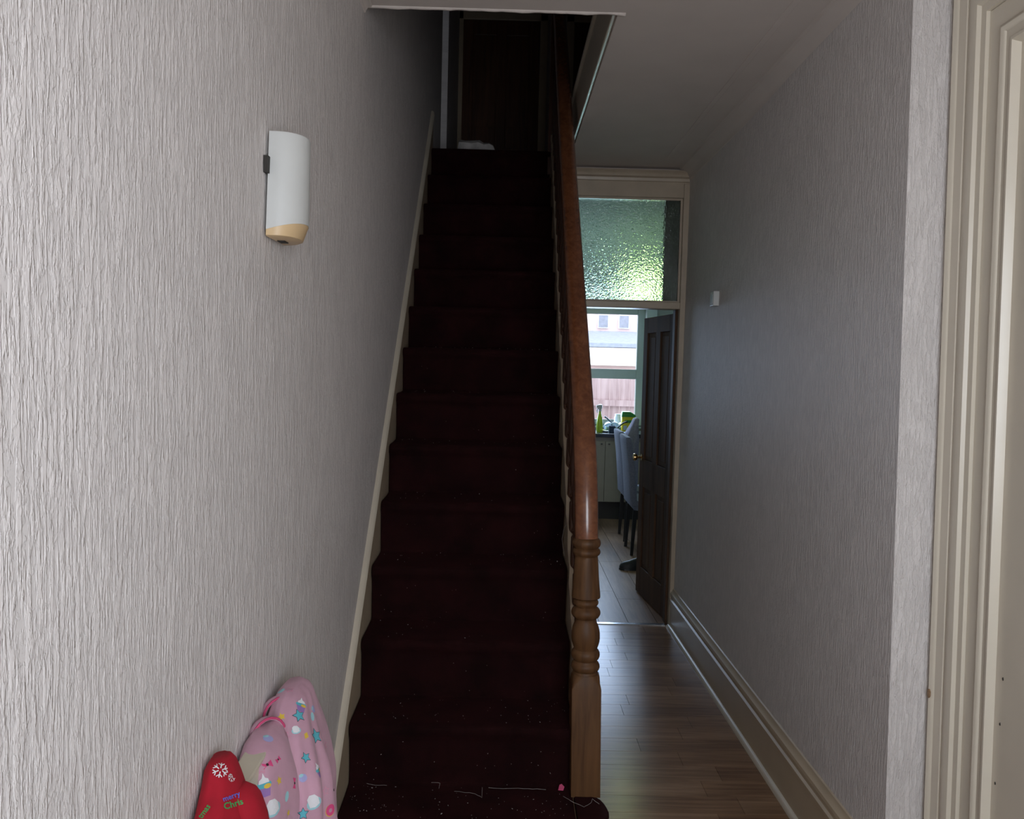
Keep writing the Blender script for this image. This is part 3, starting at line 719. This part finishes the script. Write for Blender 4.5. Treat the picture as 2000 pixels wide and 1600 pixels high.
# folded-over front sleeve and rolled hood on the wall side
sk = [(0.900, -0.478, 1.775, 0.018, 0.05), (0.894, -0.476, 1.765, 0.030, 0.078), (0.87, -0.467, 1.74, 0.042, 0.105), (0.81, -0.455, 1.735, 0.048, 0.108), (0.68, -0.446, 1.73, 0.050, 0.11), (0.35, -0.44, 1.73, 0.052, 0.11)]
sm_ = MB().loft(drape(sk, 60, [(5, 0.06, 0.3), (8, 0.05, 1.2)], 5.0, sup=2.2))
psleeve = child(sm_, 'sleeve', 'pink', pg, smooth=True)
def hood_fold(c, r1, r2, rot):
    # a rolled fabric ear: open half shell with bound edge
    rows = []; edge = []
    for i in range(13):
        a = math.pi*(i/12)*1.25-0.2
        p = Vector((0, math.cos(a)*r1, math.sin(a)*r2)); o_ = Vector((0.018+0.012*math.sin(a), 0, 0)); 
        rows.append([p+Vector((-0.006, 0, 0)), p+Vector((0.007, 0, 0)), p*0.92+Vector((0.009, 0, 0)), p*0.84+Vector((0.0, 0, 0)), p*0.82+Vector((-0.008, 0, 0)), p*0.95+Vector((-0.014, 0, 0))])
        edge.append(p*1.0+Vector((0.0075, 0, 0)))
    Rm = Matrix.Rotation(rot, 3, 'Z')
    rows = [[Rm @ q + Vector(c) for q in r] for r in rows]; edge = [Rm @ q + Vector(c) for q in edge]
    o1 = child(MB().loft(rows), 'hood_fold', 'pink', pg, smooth=True)
    o2 = MB().tube(edge, 0.0028, 6); bmesh.ops.translate(o2.bm, verts=o2.bm.verts, vec=-Vector(pg.location)); ob = o2.build('binding', 'hotpink', o1, smooth=True)
hood_fold((-0.480, 1.90, 0.878), 0.040, 0.040, math.radians(-50))
hood_fold((-0.480, 1.80, 0.870), 0.040, 0.042, math.radians(-45))

rg = empty('red_pyjamas', (-0.46, 1.47, 0.33), 'red festive child\'s top with snowflakes and green lettering, hung on the radiator', 'clothing')
rk = [(0.962, -0.483, 1.505, 0.016, 0.030), (0.959, -0.483, 1.505, 0.022, 0.036), (0.93, -0.479, 1.50, 0.028, 0.050), (0.90, -0.472, 1.48, 0.032, 0.078), (0.86, -0.466, 1.465, 0.038, 0.11), (0.80, -0.460, 1.455, 0.045, 0.135), (0.6, -0.455, 1.45, 0.05, 0.15), (0.4, -0.455, 1.45, 0.05, 0.15)]
rm = MB().loft(drape(rk, 90, [(5, 0.09, 0.6), (9, 0.06, 2.2)], 9.0))
rbody = child(rm, 'body', 'red', rg, smooth=True)
rs = MB().loft(drape([(0.915, -0.447, 1.50, 0.012, 0.02), (0.912, -0.446, 1.50, 0.022, 0.03), (0.89, -0.440, 1.50, 0.030, 0.04), (0.85, -0.432, 1.50, 0.034, 0.046), (0.75, -0.424, 1.50, 0.036, 0.05), (0.45, -0.42, 1.50, 0.036, 0.05)], 40, [(4, 0.06, 0.2), (7, 0.04, 1)], 14.0, sup=2.1))
rsleeve = child(rs, 'sleeve', 'red', rg, smooth=True)

# printed motifs: thin patches laid on the cloth
def bvh_of(objs):
    vs_, fs_ = [], []
    for o in objs:
        b = len(vs_); off = Vector(o.parent.location)
        vs_ += [v.co + off for v in o.data.vertices]; fs_ += [[b+i for i in p.vertices] for p in o.data.polygons]
    return BVHTree.FromPolygons(vs_, fs_)
def px_ray(u, v): return (AR*((u-1000)/F_PX) + AD*((v-800)/F_PX) + AF).normalized()
ORI = Vector((0, 0, CAM_H))
def motif(bvh, owner, u, v, shapes, size, rot, name):
    hit, nrm, _, _ = bvh.ray_cast(ORI, px_ray(u, v))
    if hit is None: return
    if nrm.dot(px_ray(u, v)) > 0: nrm = -nrm
    n = (nrm*0.6 - px_ray(u, v)*0.6).normalized()
    ux = n.cross(Vector((0, 0, 1))).normalized()*-1; uz = ux.cross(n)*-1
    if uz.z < 0: uz = -uz
    for lvl, (poly, mat) in enumerate(shapes):
        # fill: triangle fan rings so the patch can follow the folds
        cen = Vector((sum(p[0] for p in poly)/len(poly), sum(p[1] for p in poly)/len(poly)))
        mb = MB(); rings = []
        fine = []
        for a, b in zip(poly, poly[1:]+poly[:1]):
            fine += [(a[0]+(b[0]-a[0])*t/2, a[1]+(b[1]-a[1])*t/2) for t in range(2)]
        ok = True
        for s in (1.0, 0.66, 0.33):
            row = []
            for p in fine:
                a, b = cen.x+(p[0]-cen.x)*s, cen.y+(p[1]-cen.y)*s
                c, sn = math.cos(rot), math.sin(rot); a, b = a*c-b*sn, a*sn+b*c
                q = hit + (ux*a + uz*b)*size
                h2, n2, _, d2_ = bvh.ray_cast(q + n*0.05, -n)
                if h2 is None or abs(d2_-0.05) > 0.03: ok = False; break
                row.append(h2 + n*(0.0008+0.0005*lvl) - Vector(owner.parent.location))
            if not ok: break
            rings.append([mb.bm.verts.new(p) for p in row])
        if not ok: mb.bm.free(); continue
        m_ = len(fine)
        for A, B in zip(rings, rings[1:]):
            for i in range(m_): mb.bm.faces.new((A[i], A[(i+1)%m_], B[(i+1)%m_], B[i]))
        mb.bm.faces.new(rings[-1])
        mb.build(name, mat, owner)
def star(n=5, r2=0.5): return [((1 if i % 2 == 0 else r2)*math.sin(math.pi*i/n), (1 if i % 2 == 0 else r2)*math.cos(math.pi*i/n)) for i in range(2*n)]
def disc(r=1, c=(0, 0), n=14, sy=1): return [(c[0]+r*math.cos(2*math.pi*i/n), c[1]+r*sy*math.sin(2*math.pi*i/n)) for i in range(n)]
STAR_T = [([(1.15*a, 1.15*b) for a, b in star()], 'p_dark'), (star(), 'p_teal')]
STAR_P = [([(1.12*a, 1.12*b) for a, b in star()], 'p_rose'), ([(0.85*a, 0.85*b) for a, b in star()], 'pink')]
STAR_Y = [(star(), 'p_yellow')]
CUP = [([(-0.6, 0), (-0.45, -0.9), (0.45, -0.9), (0.6, 0)], 'p_purple'), (disc(0.72, (0, 0.12), 14, 0.42), 'p_teal'), (disc(0.35, (0.3, -0.05), 10, 0.6), 'p_yellow'), ([(-0.5, 0.25), (-0.42, 0.55), (-0.15, 0.7), (0, 1.1), (0.15, 0.7), (0.42, 0.55), (0.5, 0.25)], 'p_white')]
DONUT = [(disc(1.0), 'p_yellow'), (disc(0.93, (0.03, 0.05)), 'p_pink'), (disc(0.34), 'p_rose'), (disc(0.2), 'pink')]
BALLOON = [(disc(0.8, (0, 0), 14, 0.85), 'p_lilac'), (disc(0.45, (-0.2, 0.5), 12, 0.6), 'p_aqua')]
CLOUD = [(disc(1.0, (0, 0), 14, 0.6), 'p_aqua')]
WHITE = [(disc(1.05, (0, -0.3), 14, 0.7), 'p_aqua'), ([(-0.7, -0.6), (-0.75, 0.5), (-0.3, 0.85), (0.4, 0.7), (0.75, 0.2), (0.7, -0.6), (0, -0.8)], 'p_white')]
BOW = [([(-1, 0.6), (0, 0.12), (1, 0.6), (1, -0.6), (0, -0.12), (-1, -0.6)], 'p_pink'), (disc(0.25), 'p_dark')]
NOTE = [([(-0.5, -0.7), (-0.4, 0.4), (0.4, 0.7), (0.5, -0.4)], 'p_yellow')]
pb = bvh_of([pbody, psleeve])
for u, v, shp, s, r, nm in [
    (584, 1398, STAR_T, 0.014, 0.1, 'star_print'), (617, 1438, STAR_T, 0.016, 0.1, 'star_print'), (560, 1436, STAR_P, 0.010, 0.2, 'star_print'), (510, 1502, STAR_P, 0.011, 0, 'star_print'),
    (636, 1545, STAR_P, 0.009, 0, 'star_print'), (563, 1588, STAR_Y, 0.007, 0, 'star_print'), (588, 1378, CUP, 0.018, -0.4, 'cupcake_print'), (516, 1536, CUP, 0.022, 0.1, 'cupcake_print'),
    (645, 1583, DONUT, 0.013, 0, 'doughnut_print'), (524, 1443, BALLOON, 0.014, 0, 'balloon_print'), (612, 1385, BALLOON, 0.011, 0.8, 'balloon_print'), (549, 1350, CLOUD, 0.010, 0.4, 'cloud_print'),
    (534, 1576, WHITE, 0.018, 0.2, 'cloud_print'), (612, 1565, WHITE, 0.016, 0.3, 'cloud_print'), (598, 1437, NOTE, 0.010, 0, 'biscuit_print'), (578, 1425, WHITE, 0.010, 0.2, 'cloud_print'), (636, 1455, STAR_P, 0.008, 0, 'star_print'),
    (522, 1494, BOW, 0.012, 0.2, 'bow_print'), (652, 1543, BOW, 0.012, 0.4, 'bow_print'), (543, 1484, BOW, 0.008, 0.4, 'bow_print'), (575, 1530, BOW, 0.010, 1.2, 'bow_print'),
    (550, 1400, STAR_Y, 0.009, 0.3, 'star_print'), (597, 1480, STAR_T, 0.011, 0.3, 'star_print'), (622, 1505, CUP, 0.016, 0.2, 'cupcake_print'), (545, 1525, STAR_Y, 0.009, 0.1, 'star_print'), (592, 1520, BALLOON, 0.012, 0.2, 'balloon_print'), (565, 1348, STAR_P, 0.010, 0.2, 'star_print'), (592, 1590, STAR_T, 0.011, 0, 'star_print'),
    (610, 1400, CLOUD, 0.010, 1.2, 'cloud_print'), (560, 1556, CLOUD, 0.010, 1.2, 'cloud_print')]:
    motif(pb, pbody, u, v, shp, s, r, nm)
def flake():
    out = []
    for k in range(6):
        a = k*math.pi/3
        def P(x, y): return (x*math.cos(a)-y*math.sin(a), x*math.sin(a)+y*math.cos(a))
        out.append(([P(0.25, -0.07), P(1.0, -0.07), P(1.0, 0.07), P(0.25, 0.07)], 'p_white'))
        for s in (-1, 1):
            out.append(([P(0.55, 0.0), P(0.68, 0), P(0.95, 0.36*s), P(0.83, 0.40*s)], 'p_white'))
    return out
rb_ = bvh_of([rbody, rsleeve])
for u, v, s in ((430, 1505, 0.0135), (449, 1520, 0.007)): motif(rb_, rbody, u, v, flake(), s, 0.2, 'snowflake_print')
def text_motif(bvh, owner, u, v, txt, size, rot, mat, name):
    cu = bpy.data.curves.new('tmp', 'FONT'); cu.body = txt; cu.align_x = 'CENTER'; cu.align_y = 'CENTER'; cu.resolution_u = 2; cu.offset = 0.02
    to = bpy.data.objects.new('tmp', cu); C.objects.link(to); bpy.context.view_layer.update()
    me = bpy.data.meshes.new_from_object(to.evaluated_get(bpy.context.evaluated_depsgraph_get()))
    bpy.data.objects.remove(to); bpy.data.curves.remove(cu)
    hit, nrm, _, _ = bvh.ray_cast(ORI, px_ray(u, v))
    if hit is None: return
    n = -px_ray(u, v); ux = AR.copy(); uz = -AD.copy()
    c, s = math.cos(rot), math.sin(rot)
    for vt in me.vertices:
        a, b = vt.co.x*size, vt.co.y*size
        q = hit + ux*(a*c-b*s) + uz*(a*s+b*c)
        h2, _, _, _ = bvh.ray_cast(q + n*0.08, -n)
        vt.co = (h2 if h2 else q) + n*0.0015 - Vector(owner.parent.location)
    me.materials.append(M[mat]); o = bpy.data.objects.new(name, me); C.objects.link(o); o.parent = owner
text_motif(rb_, rbody, 452, 1556, 'merry', 0.0125, 0.35, 'p_blue', 'lettering')
text_motif(rb_, rbody, 456, 1571, 'Chris', 0.0155, 0.30, 'p_green', 'lettering')
text_motif(rb_, rbody, 399, 1585, 'tmas', 0.0135, 0.95, 'p_green', 'lettering')

# ------------------------------------------------------------------ landing clutter
pp = MB(); rows = []
t = empty('crumpled_bag', (-0.2, 5.9, FL2+0.004), 'crumpled pale paper bag lying at the top of the stairs', 'bag')
rows = []
outline = [(-0.335, 0.004), (-0.335, 0.05), (-0.328, 0.098), (-0.29, 0.101), (-0.24, 0.096), (-0.20, 0.100), (-0.165, 0.085), (-0.13, 0.088), (-0.105, 0.070), (-0.085, 0.04), (-0.08, 0.004)]
for j in range(7):
    rows.append([(x_+0.012*noise.noise(Vector((x_*30, j*1.7, 0))), 5.82+0.025*j+0.008*noise.noise(Vector((x_*20, z_*20, j))), FL2+0.004+z_*(1-0.12*abs(j-2))+0.010*noise.noise(Vector((x_*40, j*2.1, 5)))*(z_ > 0.02)) for x_, z_ in outline])
child(MB().loft(rows), 'bag_body', 'bagpaper', t)
child(MB().box((-0.33, 5.83, FL2+0.004), (-0.12, 5.98, FL2+0.02)), 'folded_base', 'creamd', t)

# ------------------------------------------------------------------ kitchen shell
KY = 9.82
kw = MB()
kw.box((-0.9, KY, -0.05), (0.22, KY+0.25, 2.8)).box((1.60, KY, -0.05), (3.3, KY+0.25, 2.8)).box((0.22, KY, -0.05), (1.60, KY+0.25, 0.96)).box((0.22, KY, 2.30), (1.60, KY+0.25, 2.8))
S('wall_kitchen', kw, 'kwall', 'kitchen end wall around the window', 'wall')
S('wall_kitchen_side', MB().box((3.2, YP, -0.05), (3.3, KY+0.2, 2.8)).box((-0.9, YP, -0.05), (-0.8, KY+0.2, 2.8)).box((1.6, YP, -0.05), (3.3, YP+0.1, 2.8)), 'kwall', 'side walls of the kitchen beyond the pine door', 'wall')
S('ceiling_kitchen', MB().box((-0.9, 5.72, 2.72), (0.33, KY+0.2, 2.86)).box((0.33, YP+0.1, 2.72), (3.3, KY+0.2, 2.86)).box((-0.9, YP, 2.5), (0.33, 5.72, 2.54)).box((-0.9, 5.70, 2.5), (0.35, 5.74, 2.78)).box((0.325, YP+0.05, 2.5), (0.345, 5.74, 2.88)), 'kwall', 'kitchen ceiling seen through the obscured transom', 'ceiling')
wn = empty('window_1', (0.91, KY, 0.96), 'white framed kitchen window above the sink looking onto a fence', 'window', kind='structure')
WX0, WX1, WZ0, WZ1 = 0.22, 1.60, 0.96, 2.30
for a, b in (((WX0, KY+0.08, WZ0), (WX0+0.07, KY+0.15, WZ1)), ((WX1-0.085, KY+0.08, WZ0), (WX1, KY+0.15, WZ1)), ((WX0+0.0705, KY+0.08, WZ1-0.075), (WX1-0.0855, KY+0.15, WZ1)), ((WX0+0.0705, KY+0.08, WZ0), (WX1-0.0855, KY+0.15, WZ0+0.07)), ((WX0+0.0705, KY+0.08, 1.495), (WX1-0.0855, KY+0.15, 1.605))):
    child(MB().box(a, b), 'window_frame', 'upvc', wn, bevel=0.006)
child(MB().box((WX0+0.07, KY+0.11, WZ0+0.07), (WX1-0.085, KY+0.116, 1.495)), 'pane', 'glass', wn)
child(MB().box((WX0+0.07, KY+0.11, 1.605), (WX1-0.085, KY+0.116, WZ1-0.075)), 'pane', 'glass', wn)
child(MB().box((WX0-0.02, KY-0.03, WZ0-0.02), (WX1+0.02, KY+0.09, WZ0)), 'window_sill', 'upvc', wn, bevel=0.004)
bl = MB(); 
bl.box((1.585, KY-0.11, 1.85), (1.70, KY-0.005, 2.5))
bl.build('wall_cupboard', 'upvc', label='white boxed fitting on the wall right of the kitchen window', cat='box', bevel=0.004)
cu = MB(); cu.loft([[(1.595+0.008*math.sin(i*1.3)+0.012*0, KY-0.055+0.018*math.sin(i*0.9)+d, z) for i in range(1)]+[(1.595+0.10*i/9, KY-0.05+0.014*math.sin(i*1.9)+d, z) for i in range(10)]+[(1.695, KY-0.03+d, z), (1.595, KY-0.03+d, z)] for z, d in ((0.99, 0), (1.4, 0.004), (1.84, 0))])
cu.build('curtain', 'doorcream', smooth='auto', label='narrow cream curtain right of the kitchen window', cat='curtain')

# base units and worktop
KF = 9.20
wt = MB().box((0.0, KF-0.025, 0.885), (2.4, KY-0.002, 0.925)).build('worktop', 'worktop', label='black kitchen worktop under the window', cat='worktop', bevel=0.004)
for n_, (x0, x1) in enumerate(((0.2, 1.0), (1.0, 1.8))):
    t = empty('base_cabinet', (x0, KF, 0), ['beige base cabinet hidden behind the newel under the worktop', 'beige base cabinet with pair of dark handles beside grey chairs'][n_], 'cabinet', 'kitchen base cabinets')
    child(MB().box((x0+0.001, KF+0.02, 0.19), (x1-0.001, KY-0.01, 0.883)), 'carcass', 'cab', t)
    child(MB().box((x0+0.001, KF+0.06, 0.0), (x1-0.001, KF+0.08, 0.189)), 'plinth', 'plinth', t)
    w = (x1-x0)/2
    xm = 1.105 if n_ else x0+w
    for q, (a, b) in enumerate(((x0+0.003, xm-0.002), (xm+0.002, x1-0.003))):
        dr = child(MB().box((a, KF, 0.195), (b, KF+0.019, 0.84)), 'cabinet_door', 'cab', t, bevel=0.003)
        hxp = (b-0.022) if q == 0 else (a+0.022)
        m_ = MB().box((hxp-0.011, KF-0.014, 0.62), (hxp+0.011, KF-0.001, 0.72)); child(m_, 'handle', 'plinth', dr, bevel=0.004); 
        dr.children[0].location = (0, 0, 0)
    for xk in (xm-0.04, xm+0.04):
        child(MB().lathe([(0.010, 0), (0.014, 0.008), (0.008, 0.014)], (xk, KF-0.004, 0.805), 12), 'knob', 'chrome', t, smooth='auto')

# things on the worktop
def thing_lathe(name, prof, c, mat, label, cat, seg=20):
    return MB().lathe(prof, c, seg).build(name, mat, smooth='auto', label=label, cat=cat)
ZT = 0.9255
b_ = empty('spray_bottle', (1.055, 9.36, ZT), 'lime green spray bottle with white trigger head by the window', 'bottle')
child(MB().lathe([(0.030, 0), (0.034, 0.01), (0.034, 0.10), (0.026, 0.16), (0.014, 0.20), (0.013, 0.225)], (1.055, 9.36, ZT), 20), 'bottle', 'lime', b_, smooth='auto')
child(MB().lathe([(0.017, 0.225), (0.017, 0.25), (0.020, 0.252), (0.024, 0.27), (0.022, 0.295), (0.008, 0.302)], (1.055, 9.36, ZT), 16).box((1.015, 9.35, ZT+0.262), (1.05, 9.37, ZT+0.29)), 'trigger_head', 'white', b_, smooth='auto')
child(MB().tube([(1.033, 9.36, ZT+0.26), (1.022, 9.36, ZT+0.235), (1.026, 9.36, ZT+0.21)], 0.006, 8), 'trigger', 'white', b_, smooth='auto')
tb = empty('detergent_tub', (1.37, 9.42, ZT), 'yellow tub with green lid and print on the worktop', 'tub')
def rrect(cx, cy, hx_, hy_, r, z):
    out = []
    for sx, sy, a0 in ((1, 1, 0), (-1, 1, 90), (-1, -1, 180), (1, -1, 270)):
        for k in range(5):
            a = math.radians(a0+90*k/4); out.append((cx+sx*(hx_-r)+r*math.cos(a), cy+sy*(hy_-r)+r*math.sin(a), z))
    return out
child(MB().loft([rrect(1.37, 9.42, 0.072, 0.05, 0.02, ZT+z) if z < 0.15 else rrect(1.37, 9.42, 0.075, 0.052, 0.02, ZT+z) for z in (0, 0.01, 0.17)]), 'tub', 'yellow', tb, smooth='auto')
child(MB().loft([rrect(1.37, 9.42, 0.077, 0.054, 0.02, ZT+0.17), rrect(1.37, 9.42, 0.077, 0.054, 0.02, ZT+0.19), rrect(1.345, 9.42, 0.045, 0.046, 0.02, ZT+0.225)]), 'lid', 'green', tb, smooth='auto')
child(MB().box((1.33, 9.3675, ZT+0.105), (1.405, 9.3695, ZT+0.135)), 'printed_band', 'green', tb)
child(MB().box((1.315, 9.3675, ZT+0.03), (1.35, 9.3692, ZT+0.075)), 'printed_patch', 'milk', tb)
pan = empty('saucepan', (1.19, 9.30, ZT), 'small dark pan with long angled handle on the worktop', 'saucepan')
child(MB().lathe([(0.03, 0), (0.034, 0.004), (0.036, 0.075), (0.034, 0.076), (0.032, 0.008), (0.001, 0.007)], (1.185, 9.30, ZT), 20), 'pan_body', 'darkblue', pan, smooth='auto')
child(MB().tube([(1.21, 9.295, ZT+0.02), (1.25, 9.29, ZT+0.065), (1.30, 9.285, ZT+0.11), (1.335, 9.285, ZT+0.122), (1.345, 9.285, ZT+0.120)], [0.007, 0.007, 0.008, 0.010, 0.006], 8), 'handle', 'black', pan, smooth='auto')
thing_lathe('spoon_rest', [(0.001, 0), (0.045, 0.0), (0.06, 0.012), (0.058, 0.013), (0.044, 0.003), (0.001, 0.003)], (1.285, 9.245, ZT), 'blue', 'pale blue saucer at the worktop edge', 'saucer')
thing_lathe('sponge_dish', [(0.001, 0), (0.03, 0.0), (0.034, 0.02), (0.032, 0.021), (0.028, 0.004), (0.001, 0.004)], (1.115, 9.33, ZT), 'chrome', 'small steel dish beside the lime spray bottle', 'dish')
MB().loft([rrect(1.105, 9.45, 0.025, 0.018, 0.008, ZT+z) for z in (0, 0.02)]).build('sponge', 'yellow', smooth='auto', label='yellow green sponge behind the spray bottle', cat='sponge')
# heap of white crockery and bags
dr = empty('dish_rack', (1.245, 9.56, ZT), 'low white dish rack behind the pan', 'dish rack')
child(MB().loft([rrect(1.245, 9.56, 0.105, 0.10, 0.02, ZT), rrect(1.245, 9.56, 0.115, 0.11, 0.02, ZT+0.05), rrect(1.245, 9.56, 0.108, 0.103, 0.02, ZT+0.05), rrect(1.245, 9.56, 0.10, 0.095, 0.02, ZT+0.006)]), 'tray', 'blue', dr, smooth='auto')
for q, (xx, yy, r, z0, tilt) in enumerate(((1.165, 9.60, 0.05, 0.085, 0.3), (1.245, 9.53, 0.05, 0.09, -0.2), (1.315, 9.61, 0.045, 0.085, 0.2))):
    m_ = MB().lathe([(0.001, 0), (r*0.5, 0), (r, 0.028), (r*0.97, 0.031), (r*0.48, 0.006), (0.001, 0.005)], (0, 0, 0), 22)
    bmesh.ops.rotate(m_.bm, verts=m_.bm.verts, cent=(0, 0, 0), matrix=Matrix.Rotation(math.pi*0.8+tilt*0.4, 3, 'X') @ Matrix.Rotation(tilt, 3, 'Y'))
    bmesh.ops.translate(m_.bm, verts=m_.bm.verts, vec=(xx, yy, ZT+z0))
    m_.build('bowl', 'white', smooth='auto', label=['white bowl leaning at the left of the dish rack', 'white bowl upturned in the middle of the dish rack', 'white bowl at the right of the dish rack, next to the yellow tub'][q], cat='bowl', group='bowls in the dish rack')
MB().tube([(1.125, 9.52, ZT+0.16), (1.155, 9.52, ZT+0.14), (1.20, 9.53, ZT+0.10), (1.21, 9.53, ZT+0.06)], [0.008, 0.009, 0.006, 0.005], 8).build('knife', 'darkblue', smooth='auto', label='dark handled utensil sticking out of the dish rack', cat='utensil')
thing_lathe('storage_jar', [(0.04, 0), (0.045, 0.01), (0.045, 0.14), (0.036, 0.16), (0.036, 0.18), (0.001, 0.182)], (1.30, 9.72, ZT), 'milk', 'tall cloudy jar behind the dishes by the window', 'jar')
thing_lathe('small_pot', [(0.025, 0), (0.032, 0.01), (0.032, 0.04), (0.02, 0.048), (0.001, 0.05)], (1.40, 9.29, ZT), 'white', 'small white pot in front of the yellow tub', 'pot')

# chairs along the table, seen end on
def chair(x, y, label):
    t = empty('dining_chair', (x, y, 0), label, 'chair', 'grey dining chairs')
    # faces +X (towards the table); back rises on its -X side
    rows = []
    for z, xo, th_ in ((0.44, 0.0, 0.05), (0.60, -0.012, 0.05), (0.80, -0.03, 0.048), (0.98, -0.055, 0.045), (1.02, -0.062, 0.04), (1.035, -0.066, 0.022)):
        rows.append(rrect(x-0.20+xo, y, th_/2+0.006, 0.215, 0.014, z))
    child(MB().loft(rows), 'backrest', 'grey', t, smooth='auto')
    child(MB().loft([rrect(x+0.02, y, 0.215, 0.22, 0.03, z) for z in (0.40, 0.41, 0.47, 0.485)]), 'seat', 'grey', t, smooth='auto')
    for sx in (-1, 1):
        for sy in (-1, 1):
            lx, ly = x+0.0+sx*0.185, y+sy*0.185
            child(MB().loft([[(lx+sx*0.02*(1-z/0.4)+a*0.018*(0.7+0.3*z/0.4), ly+b*0.018*(0.7+0.3*z/0.4), z) for a, b in ((1, 1), (-1, 1), (-1, -1), (1, -1))] for z in (0.0, 0.4)]), 'leg', 'black', t)
    return t
chair(1.365, 7.70, 'grey high backed chair second from the pine door, partly hidden')
chair(1.385, 8.28, 'grey upholstered high backed chair nearest the kitchen cabinets')
hd = MB().loft(drape([(1.150, 1.300, 8.40, 0.012, 0.05), (1.140, 1.298, 8.40, 0.026, 0.07), (1.08, 1.285, 8.40, 0.038, 0.10), (1.0, 1.265, 8.40, 0.062, 0.12), (0.92, 1.25, 8.40, 0.078, 0.13), (0.75, 1.25, 8.40, 0.078, 0.14), (0.50, 1.25, 8.40, 0.078, 0.14)], 40, [(5, 0.05, 0.4), (8, 0.04, 1)], 21.0))
hd.build('hung_jacket', 'hood', smooth=True, label='lavender grey jacket heaped on the grey chair nearest the cabinets', cat='jacket')
# shoe by the door
sh = empty('shoe', (1.08, 6.99, 0), 'black shoe lying on the kitchen floor, toe poking past the door', 'shoe')
rows = []
for xx, w_, h_ in ((0.985, 0.010, 0.018), (0.995, 0.028, 0.036), (1.02, 0.042, 0.052), (1.06, 0.046, 0.062), (1.10, 0.040, 0.078), (1.15, 0.036, 0.094), (1.21, 0.036, 0.10), (1.245, 0.030, 0.10), (1.255, 0.016, 0.09)):
    rows.append([(xx, 6.99+w_*math.cos(a), 0.012+h_*max(0, math.sin(a))**0.8) for a in [math.pi*i/10 for i in range(11)]])
child(MB().loft(rows), 'upper', 'shoe', sh, smooth='auto')
child(MB().loft([[(xx, 6.99-w_*1.08, 0), (xx, 6.99+w_*1.08, 0), (xx, 6.99+w_*1.05, 0.013), (xx, 6.99-w_*1.05, 0.013)] for xx, w_ in ((0.982, 0.012), (0.995, 0.03), (1.02, 0.044), (1.06, 0.047), (1.12, 0.038), (1.2, 0.038), (1.25, 0.028))]), 'sole', 'black', sh)
# added glowing globe that puts the bright spot in the transom glass
lp = empty('added_glow_lamp', (1.20, 7.6, 2.2), 'added yellow green globe lamp that makes the bright spot in the transom glass', 'lamp')
child(MB().lathe([(0.02, -0.085), (0.06, -0.07), (0.085, -0.02), (0.088, 0.02), (0.07, 0.06), (0.03, 0.085)], (1.20, 7.6, 2.31), 20), 'glow_globe', 'glow', lp, smooth='auto')
child(MB().lathe([(0.004, 0.08), (0.004, 0.39), (0.04, 0.395), (0.04, 0.409)], (1.20, 7.6, 2.31), 10), 'flex', 'white', lp)

# ------------------------------------------------------------------ outside the kitchen
S('ground_street', MB().box((-12, -16, -0.3), (14, -0.53, -0.12)), 'conc', 'unseen pavement outside the front door, added to cut light from below', 'pavement')  # unseen ground added to darken the lower half of the sky light
S('ground_yard', MB().box((-8, 10.1, -0.3), (12, 30, -0.2)), 'conc', 'concrete yard behind the house', 'yard')
fn = empty('garden_fence', (1.2, 13.2, -0.2), 'weathered pinkish boarded fence outside the kitchen window', 'fence')
for i in range(26):
    x0 = -0.8 + i*0.152
    child(MB().box((x0, 13.2, -0.2), (x0+0.145, 13.22, 1.50+0.01*random.random())), 'fence_board', 'fence', fn)
for z in (0.25, 1.02): child(MB().box((-0.8, 13.15, z), (3.15, 13.199, z+0.09)), 'fence_rail', 'fence', fn)
nh = empty('neighbour_house', (2, 19, -0.2), 'pale pink neighbouring house with grey lean-to roof beyond the fence', 'house')
child(MB().box((-3, 19, -0.2), (8, 22, 6.0)), 'wall', 'brick', nh)
child(MB().prism([(-3, 17.2, 1.98), (-3, 19.0, 2.30), (-3, 19.0, 2.36), (-3, 17.2, 2.06)], (11, 0, 0)), 'lean_to_roof', 'slate', nh)
child(MB().box((-3, 17.22, 1.62), (8, 17.3, 1.97)), 'fascia', 'winwhite', nh)
child(MB().box((-3, 17.4, -0.2), (8, 17.6, 1.62)), 'lower_wall', 'brick', nh)
for x0 in (2.05, 2.5):
    f_ = child(MB().box((x0-0.02, 18.96, 2.42), (x0+0.22, 18.998, 2.72)), 'window', 'winwhite', nh); 
    m_ = MB().box((x0, 18.95, 2.44), (x0+0.2, 18.959, 2.70)); bmesh.ops.translate(m_.bm, verts=m_.bm.verts, vec=-Vector(nh.location)); m_.build('pane', 'dusk', f_)
